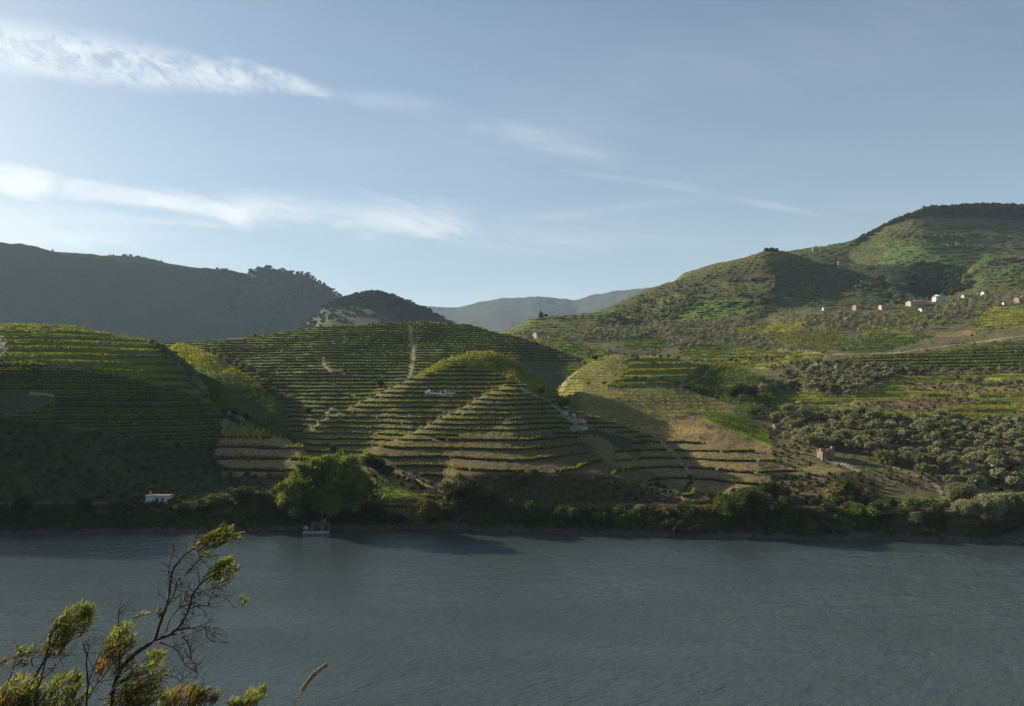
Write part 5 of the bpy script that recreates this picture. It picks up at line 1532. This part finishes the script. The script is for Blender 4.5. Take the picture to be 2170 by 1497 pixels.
for dx_ in (0, 1.3):
    link('handrail', np_mesh('handrail', *tube_np([(6 * s + dx_, 1.0, 1.5), (3 * s + dx_, 6.5, 4.4)], [.05, .05], 5)), M['white_metal'], e)
e = empty('parasol', ((649 - CX) * s, Dd - .2, .45)); tag(e, 'small pale folded parasol on the west end of the landing stage', 'parasol')
link('pole', np_mesh('pole', *tube_np([(0, 0, 0), (0, 0, 1.9)], [.05, .05], 6)), M['white_metal'], e)
a = np.linspace(0, 2 * PI, 9)[:-1]
v = [(math.cos(t) * .95, math.sin(t) * .95, .95) for t in a] + [(math.cos(t) * .8, math.sin(t) * .8, 1.45) for t in a] + [(0, 0, 1.95)] * 8
v = np.array(v); f = [(i, (i + 1) % 8, 8 + (i + 1) % 8, 8 + i) for i in range(8)] + [(8 + i, 8 + (i + 1) % 8, 16 + (i + 1) % 8, 16 + i) for i in range(8)]
link('cover', np_mesh('cover', v, np.array(f)), M['concrete'], e)

# ------------------------------------------------------------------ railway along the bank
pxr = np.arange(-560, 2720, 12.0)
def along(off, z, pxa=pxr):
    D = wline(pxa) + off
    return np.stack([(pxa - CX) / F * D, D, np.full(len(pxa), z)], 1)
def strip_np(o0, o1, z0, z1):
    a, b, c, d = along(o0, z0), along(o0 + .0, z1), along(o1, z1), along(o1, z0)
    n = len(a); v = np.concatenate([a, b, c, d]); i = np.arange(n - 1)
    f = np.concatenate([np.stack([i + k * n, i + 1 + k * n, i + 1 + (k + 1) * n, i + (k + 1) * n], 1) for k in range(3)])
    return v, f
link_b = link('ballast', np_mesh('ballast', *strip_np(14.0, 17.6, 7.5, 7.95)), simple_mat('ballast', (.17, .14, .115), .95, .1, 2.5, .35, .6, .1))
tag(link_b, kind='structure'); link_b.name = 'railway_ballast'
e = empty('railway_track', (0, 0, 0)); tag(e, 'single railway track running along the far bank', 'railway')
link('rail', np_mesh('rail', *strip_np(14.95, 15.02, 7.96, 8.16)), M['rust'], e)
link('rail', np_mesh('rail', *strip_np(16.40, 16.47, 7.96, 8.16)), M['rust'], e)
sl = []
for px in np.arange(700, 1000, 3.4):
    D = wline(np.array([px]))[0]; x = (px - CX) / F * (D + 15.7)
    sl.append(box_np(x - .12, x + .12, D + 14.5, D + 16.9, 7.9, 7.985))
o = link('sleeper', np_mesh('sleeper', *join(sl)), M['door'], e); o['kind'] = 'stuff'

# poles, pylons and masts
def pole(p, h, label, cat='utility pole', arm=True, name='utility_pole', mat='bark', r=.14):
    e = empty(name, p); tag(e, label, cat)
    link('post', np_mesh('post', *tube_np([(0, 0, -.8), (0, 0, h)], [r, r * .65], 6)), M[mat], e)
    if arm: link('crossarm', np_mesh('crossarm', *box_np(-.9, .9, -.06, .06, h - .6, h - .45)), M[mat], e)
for px, h, lab in [(991, 9, 'dark wooden pole beside the bare earth plot'), (727, 8, 'thin wooden pole by the great tree'), (1163, 7.5, 'wooden pole beside the railway under the front spur'), (1619, 8, 'pale pole beside the dark tree above the railway'), (440, 7.5, 'wooden pole east of the white shed')]:
    pole(Vector(((px - CX) / F * 268, 268, 7.5)), h, lab)
def pylon(p, h, label):
    e = empty('power_pylon', p); tag(e, label, 'pylon')
    b = h * .05
    for sx, sy in ((-1, -1), (1, -1), (1, 1), (-1, 1)):
        link('leg', np_mesh('leg', *tube_np([(sx * b, sy * b, -1), (sx * .2, sy * .2, h)], [.11, .07], 4)), M['metal'], e)
    for z in (.62, .78, .92):
        link('crossarm', np_mesh('crossarm', *box_np(-h * .09, h * .09, -.06, .06, h * z, h * z + .13)), M['metal'], e)
    br = [tube_np([(-b * (1 - z), -b * (1 - z), h * z), (b * (.9 - z), -b * (.9 - z), h * (z + .1))], [.05, .05], 4) for z in (0, .2, .4, .6)]
    link('brace', np_mesh('brace', *join(br)), M['metal'], e)
for px, py, h, lab in [(1574, 546, 13, 'thin pylon on the skyline of the round hill'), (1722, 537, 20, 'pale pylon beside the saddle of the high hills'), (1776, 572, 18, 'pylon on the shaded side of the round hill'), (1650, 524, 12, 'small mast behind the wooded hilltop'), (1461, 580, 10, 'short pylon low on the skyline of the round hill'), (1884, 602, 18, 'pylon at the foot of the shaded hollow')]:
    q_ = hit_far(px, py); pylon(q_, h * q_.y / F * .9, lab)
pxs, u_, XF, DF, Zf, py_ = RIDGES['distant_hills']
p_, i_, j_ = ridge_pt('distant_hills', 1175)
pole(p_, 22, 'tall thin mast on the most distant hill', 'mast', False, 'radio_mast', 'metal', .9)
# yard walls and steps below the oak on the front spur
for px, py, wpx, hpx, rz, lab in [(1228, 893, 22, 3, -.1, 'pale concrete wall along the top of the yard'), (1236, 911, 20, 4, .05, 'low concrete wall at the foot of the yard'), (1193, 877, 24, 5, -.55, 'sloping earth wall beside the track under the oak'), (1216, 884, 8, 7, 0, 'short upright stone wall at the yard corner')]:
    p = point(px, py); s = p.y / F
    o = link('yard_wall', np_mesh('yard_wall', *box_np(-wpx * s / 2, wpx * s / 2, 0, .5, -1.2, hpx * s)), M['concrete']); o.location = p; o.rotation_euler = (0, 0, rz)
    tag(o, lab, 'wall')

# ------------------------------------------------------------------ near bank under the camera, shrubs and a grass stalk on it
gx = np.linspace(-60, 60, 61); gy = np.linspace(-25, 74, 60)
GX, GY = np.meshgrid(gx, gy, indexing='ij')
GZ = np.where(GY > 0, 43.35 - .62 * GY, 43.35) + .25 * fbm(GX / 3, GY / 3, 201, 3) * (GY > 1.5)
tag(link('near_bank', grid_mesh('near_bank', GX, GY, GZ, np.ones(GZ.shape + (3,)) * (.11, .085, .05)), M['ground']), kind='structure')
def near_z(y): return 43.35 - .62 * y


M['slim_leaf'] = leaf_mat('narrow_leaves', (.068, .090, .026), (.19, .205, .062), .45, (1.5, 1.4, .5), .55, .15)
M['slim_leaf_gold'] = leaf_mat('turning_narrow_leaves', (.10, .10, .025), (.24, .18, .05), .42, (1.4, 1.1, .5), .55, .15)
M['slim_leaf_pale'] = leaf_mat('dull_narrow_leaves', (.08, .09, .03), (.17, .17, .065), .35, (1.3, 1.2, .6), .55, .15)
M['twig'] = simple_mat('dark_twig', (.050, .038, .030), .9, .2, 40, .3, .4, .002)
M['stalk'] = simple_mat('dry_stalk', (.28, .18, .09), .8, .2, 60, .3, .4, .001)


def P3(px, py, D):
    return np.array([(px - CX) / F * D, D, CAMZ + (HY - py) / F * D])


def spline(pts, n=5):
    P = [np.array(p, float) for p in pts]; o = []
    for i in range(len(P) - 1):
        p0, p1, p2, p3 = P[max(i - 1, 0)], P[i], P[i + 1], P[min(i + 2, len(P) - 1)]
        for k in range(n):
            t = k / n
            o.append(.5 * ((2 * p1) + (p2 - p0) * t + (2 * p0 - 5 * p1 + 4 * p2 - p3) * t * t + (3 * p1 - p0 - 3 * p2 + p3) * t ** 3))
    o.append(P[-1]); return np.array(o)


def shrub(name, label, root_px, D, stems, clusters, seed):
    """stems: (name, [(px, py)...], r0 px, r1 px, depth shift, twigs); clusters: (px, py, rx, ry, n, material, angle)"""
    r = np.random.default_rng(seed)
    base = np.array([P3(root_px, 1497, D)[0], D, near_z(D)])
    e = empty(name, tuple(base)); tag(e, label, 'shrub')
    s = D / F
    for nm, pts, r0, r1, dd, tw in stems:
        path = []
        n = len(pts)
        for i, (a, b) in enumerate(pts):
            path.append(P3(a, b, D + dd * (i / max(n - 1, 1)) + .03 * r.normal()))
        rad0 = r0 * s
        if pts[0][1] >= 1490:                      # reaches down to the ground
            path = [base + np.array([(pts[0][0] - root_px) * s * .3, 0, -.1]), base * .5 + path[0] * .5, base * .12 + path[0] * .88] + path
        sp = spline(path)
        rad = np.linspace(rad0, r1 * s, len(sp)) * (1 + .08 * r.normal(size=len(sp)))
        parts = [tube_np(sp - base, rad, 6)]
        for _ in range(tw):                        # fine bare twigs leaning with the wind
            i = r.integers(int(len(sp) * .25), len(sp)); p = sp[i].copy()
            L = r.uniform(.04, .13) * D / 4; d = np.array([.65 + .5 * r.normal(), .5 * r.normal(), .55 + .5 * r.normal()]); d /= np.linalg.norm(d)
            q_ = [p]
            for k in range(4):
                d = d + .28 * r.normal(size=3); d /= np.linalg.norm(d); q_.append(q_[-1] + d * L / 3)
            parts.append(tube_np(np.array(q_) - base, np.linspace(.9, .28, 5) * s, 4))
            if r.random() < .7:
                d2 = d + .8 * r.normal(size=3); d2 /= np.linalg.norm(d2)
                parts.append(tube_np(np.array([q_[2], q_[2] + d2 * L * .3, q_[2] + d2 * L * .55 + .01 * r.normal(size=3)]) - base, np.array([.6, .45, .25]) * s, 4))
        v, f = join(parts)
        link(nm, np_mesh(nm, v, f, True), M['twig'], e)
    for (px, py, rx, ry, n, mat, ang) in clusters:
        c0 = P3(px, py, D)
        n = int(n * 1.7)
        q_ = r.normal(size=(n * 3, 3)); q_ = q_[np.linalg.norm(q_, axis=1) < 1.6][:n] / 1.5; n = len(q_)
        # sprays: leaves gather along a few shoots that lean the same way
        A = math.radians(ang); ax = np.array([math.cos(A), 0, math.sin(A)]); bx = np.array([-math.sin(A), 0, math.cos(A)])
        nsh = max(4, n // 12)
        sh = r.normal(size=(nsh, 3)); sh /= np.maximum(1, np.linalg.norm(sh, axis=1))[:, None]
        who = r.integers(0, nsh, n); t = r.random(n)
        R = np.array([rx, (rx + ry) / 2, ry]) * s * 1.15
        shoot_dir = np.stack([np.full(nsh, math.cos(A)) + .22 * r.normal(size=nsh), .25 * r.normal(size=nsh), np.full(nsh, math.sin(A)) + .22 * r.normal(size=nsh)], 1)
        Ls = max(rx, ry) * s * .9
        pos = c0 + sh[who] * R * .72 + shoot_dir[who] * ((t - .5) * Ls)[:, None]
        d = shoot_dir[who] + .38 * r.normal(size=(n, 3)); d /= np.linalg.norm(d, axis=1)[:, None]
        w = np.cross(d, r.normal(size=(n, 3))); w /= np.linalg.norm(w, axis=1)[:, None]
        L = (11 + 8 * r.random(n))[:, None] * s; W_ = (.85 + .6 * r.random(n))[:, None] * s
        bend = r.normal(size=(n, 3)) * L * .12
        v = np.stack([pos, pos + d * L * .45 + w * W_ + bend, pos + d * L, pos + d * L * .45 - w * W_ + bend], 1).reshape(-1, 3)
        f = np.arange(n * 4).reshape(-1, 4)
        lv = link('leaves', np_mesh('leaves', v - base, f), M[mat], e); lv['kind'] = 'stuff'
        parts = []
        for k in range(nsh):
            a0 = c0 + sh[k] * R * .72 - shoot_dir[k] * Ls * .8; a1 = a0 + shoot_dir[k] * Ls * 1.25
            parts.append(tube_np(np.array([a0, (a0 + a1) / 2 + .004 * r.normal(size=3), a1]) - base, np.array([.9, .7, .35]) * s, 4))
        v, f = join(parts)
        link('shoot', np_mesh('shoot', v, f), M['twig'], e)
    return e


shrub('wind_blown_shrub', 'tall wind-blown shrub with bare twigs and two leafy tips leaning over the river', 228, 4.2, [
    ('stem', [(236, 1497), (243, 1450), (258, 1416), (284, 1388), (328, 1357)], 5.6, 4.0, .0, 6),
    ('branch', [(328, 1357), (338, 1325), (352, 1287), (360, 1245), (366, 1210), (385, 1182), (408, 1164), (428, 1148)], 3.8, 1.0, .1, 30),
    ('branch', [(362, 1228), (357, 1212), (361, 1190), (370, 1166)], 1.6, .6, .05, 8),
    ('branch', [(352, 1287), (370, 1256), (376, 1232), (398, 1214), (418, 1192), (428, 1176)], 1.9, .6, -.05, 18),
    ('branch', [(328, 1357), (358, 1346), (384, 1322), (400, 1290), (408, 1262), (424, 1238), (440, 1214)], 3.6, 1.1, -.12, 34),
    ('branch', [(408, 1262), (436, 1250), (462, 1244)], 1.2, .5, .0, 8), ('branch', [(400, 1292), (420, 1284), (444, 1284)], 1.2, .5, .0, 8),
    ('branch', [(340, 1352), (370, 1338), (402, 1332), (432, 1330), (440, 1352), (455, 1362)], 1.8, .5, .1, 16),
    ('branch', [(345, 1350), (378, 1345), (398, 1365), (406, 1395), (412, 1416)], 1.8, .5, -.1, 18), ('branch', [(338, 1362), (372, 1376), (392, 1408), (418, 1424)], 1.5, .5, .05, 14),
    ('branch', [(352, 1340), (362, 1310), (380, 1290), (396, 1262)], 1.2, .5, .1, 14), ('branch', [(455, 1265), (478, 1268), (498, 1288), (508, 1280)], .8, .5, .0, 0),
    ('branch', [(440, 1250), (452, 1258), (462, 1266)], .8, .5, .0, 2),
    ('branch', [(252, 1436), (253, 1395), (254, 1350), (251, 1322), (252, 1295), (262, 1282)], 2.4, .7, .05, 10),
    ('branch', [(262, 1470), (292, 1452), (322, 1440), (352, 1432), (372, 1436), (382, 1445)], 1.8, .6, .0, 10), ('branch', [(330, 1468), (362, 1462), (390, 1452), (410, 1440)], 1.2, .5, .0, 4)], [
    (458, 1141, 36, 18, 260, 'slim_leaf', 28), (424, 1148, 14, 9, 34, 'slim_leaf_gold', 40), (472, 1213, 24, 28, 280, 'slim_leaf', 38), (452, 1222, 14, 20, 60, 'slim_leaf_pale', 50), (432, 1175, 11, 5, 26, 'slim_leaf', 10), (512, 1277, 9, 8, 22, 'slim_leaf', 55),
    (333, 1303, 8, 8, 22, 'slim_leaf_pale', 50), (297, 1305, 9, 6, 22, 'slim_leaf', 30), (252, 1362, 30, 32, 300, 'slim_leaf', 60), (222, 1398, 18, 26, 150, 'slim_leaf_pale', 60), (236, 1380, 14, 20, 60, 'slim_leaf_gold', 60),
    (262, 1412, 26, 22, 120, 'slim_leaf_pale', 50), (300, 1440, 42, 28, 330, 'slim_leaf_pale', 30), (322, 1398, 22, 16, 110, 'slim_leaf', 30), (300, 1474, 48, 22, 320, 'slim_leaf', 25), (262, 1488, 40, 18, 200, 'slim_leaf_pale', 60)], 31)
shrub('willow_shrub', 'leafy shrub with a crown of narrow leaves swept to one side', 70, 3.9, [
    ('stem', [(60, 1497), (66, 1455), (80, 1424), (96, 1396), (104, 1368), (108, 1342), (122, 1308)], 4.5, 1.2, .0, 12), ('branch', [(78, 1430), (69, 1412), (67, 1394), (74, 1380)], 1.8, .8, .05, 6),
    ('branch', [(74, 1492), (86, 1444), (102, 1390), (128, 1368), (152, 1354)], 2.6, .8, -.1, 12), ('branch', [(0, 1466), (20, 1440), (28, 1412), (30, 1396)], 1.2, .6, .0, 8), ('branch', [(88, 1440), (112, 1420), (124, 1400), (132, 1392)], 1.2, .5, .1, 10)], [
    (158, 1318, 36, 30, 330, 'slim_leaf', 48), (128, 1346, 26, 26, 260, 'slim_leaf', 50), (178, 1300, 18, 14, 110, 'slim_leaf', 55), (110, 1378, 24, 18, 120, 'slim_leaf_pale', 45), (95, 1382, 9, 8, 30, 'slim_leaf_gold', 60),
    (44, 1384, 20, 12, 80, 'slim_leaf', 35), (52, 1406, 12, 6, 26, 'slim_leaf_pale', 30), (8, 1404, 10, 8, 26, 'slim_leaf_gold', 30), (40, 1470, 44, 26, 380, 'slim_leaf', 55), (20, 1490, 34, 16, 200, 'slim_leaf_gold', 60), (70, 1490, 40, 16, 220, 'slim_leaf', 60)], 32)
shrub('forked_shrub', 'small forked shrub with a bare dark stem between the two leafy ones', 183, 4.0, [
    ('stem', [(183, 1497), (186, 1450), (183, 1410), (184, 1390), (177, 1368), (171, 1342)], 3.0, .8, .0, 10), ('branch', [(184, 1392), (189, 1372), (192, 1360)], 1.0, .5, .0, 2), ('branch', [(186, 1480), (205, 1450), (228, 1424), (240, 1404)], 1.6, .6, .1, 14), ('branch', [(186, 1466), (192, 1430), (206, 1400)], 1.3, .5, -.05, 8)], [
    (132, 1462, 34, 26, 260, 'slim_leaf', 60), (150, 1440, 14, 14, 70, 'slim_leaf', 55), (140, 1490, 40, 14, 160, 'slim_leaf', 65), (206, 1420, 14, 14, 60, 'slim_leaf_gold', 60)], 33)
shrub('yellowing_shrub', 'low yellowing shrub top just reaching above the lower edge', 400, 3.6, [
    ('stem', [(385, 1497), (392, 1482), (402, 1466)], 2.0, .8, .0, 4), ('branch', [(400, 1490), (430, 1474), (456, 1468)], 1.2, .5, .0, 5)], [
    (398, 1484, 40, 16, 260, 'slim_leaf_gold', 60), (412, 1468, 12, 14, 60, 'slim_leaf', 75), (440, 1478, 26, 12, 120, 'slim_leaf_pale', 50), (350, 1488, 22, 14, 110, 'slim_leaf', 55)], 34)
shrub('willow_sprig', 'green leafy sprig rising alone east of the yellowing shrub', 525, 3.6, [
    ('stem', [(510, 1497), (528, 1484), (548, 1470)], 1.4, .6, .0, 3)], [
    (535, 1484, 26, 14, 150, 'slim_leaf', 45), (505, 1490, 22, 8, 90, 'slim_leaf', 25), (554, 1470, 9, 9, 30, 'slim_leaf', 60)], 35)
# grass stalk
D = 2.6; s = D / F
base = np.array([P3(612, 1497, D)[0], D, near_z(D)])
e = empty('grass_stalk', tuple(base)); tag(e, 'single dry grass stalk with a bent brown seed head', 'grass stalk')
low = [base, P3(600, 1900, D), P3(622, 1520, D), P3(633, 1478, D)]
head = [P3(633, 1478, D), P3(641, 1462, D), P3(657, 1440, D), P3(672, 1424, D), P3(693, 1409, D)]
sp = spline(low + head[1:])
link('stem', np_mesh('stem', *tube_np(sp - base, np.linspace(1.5, .7, len(sp)) * s, 6), True), M['stalk'], e)
hp = spline(head[1:], 9)
for i, p in enumerate(hp):
    for sd in (-1, 1):
        k = sd * (1.9 + .9 * math.sin(i * 1.9))
        a = np.linspace(0, 2 * PI, 7)[:-1]; rings = []
        tdir = hp[min(i + 1, len(hp) - 1)] - hp[max(i - 1, 0)]; tdir /= np.linalg.norm(tdir)
        nrm = np.array([-tdir[2], 0, tdir[0]])
        c = p + nrm * k * s - base
        tube = tube_np(np.array([c - tdir * 3.6 * s, c - tdir * 1.6 * s, c + tdir * 1.2 * s, c + tdir * 3.8 * s + nrm * sd * 1.2 * s]), np.array([.4, 2.0, 1.9, .2]) * s, 6)
        link('spikelet', np_mesh('spikelet', *tube, True), M['stalk'], e)
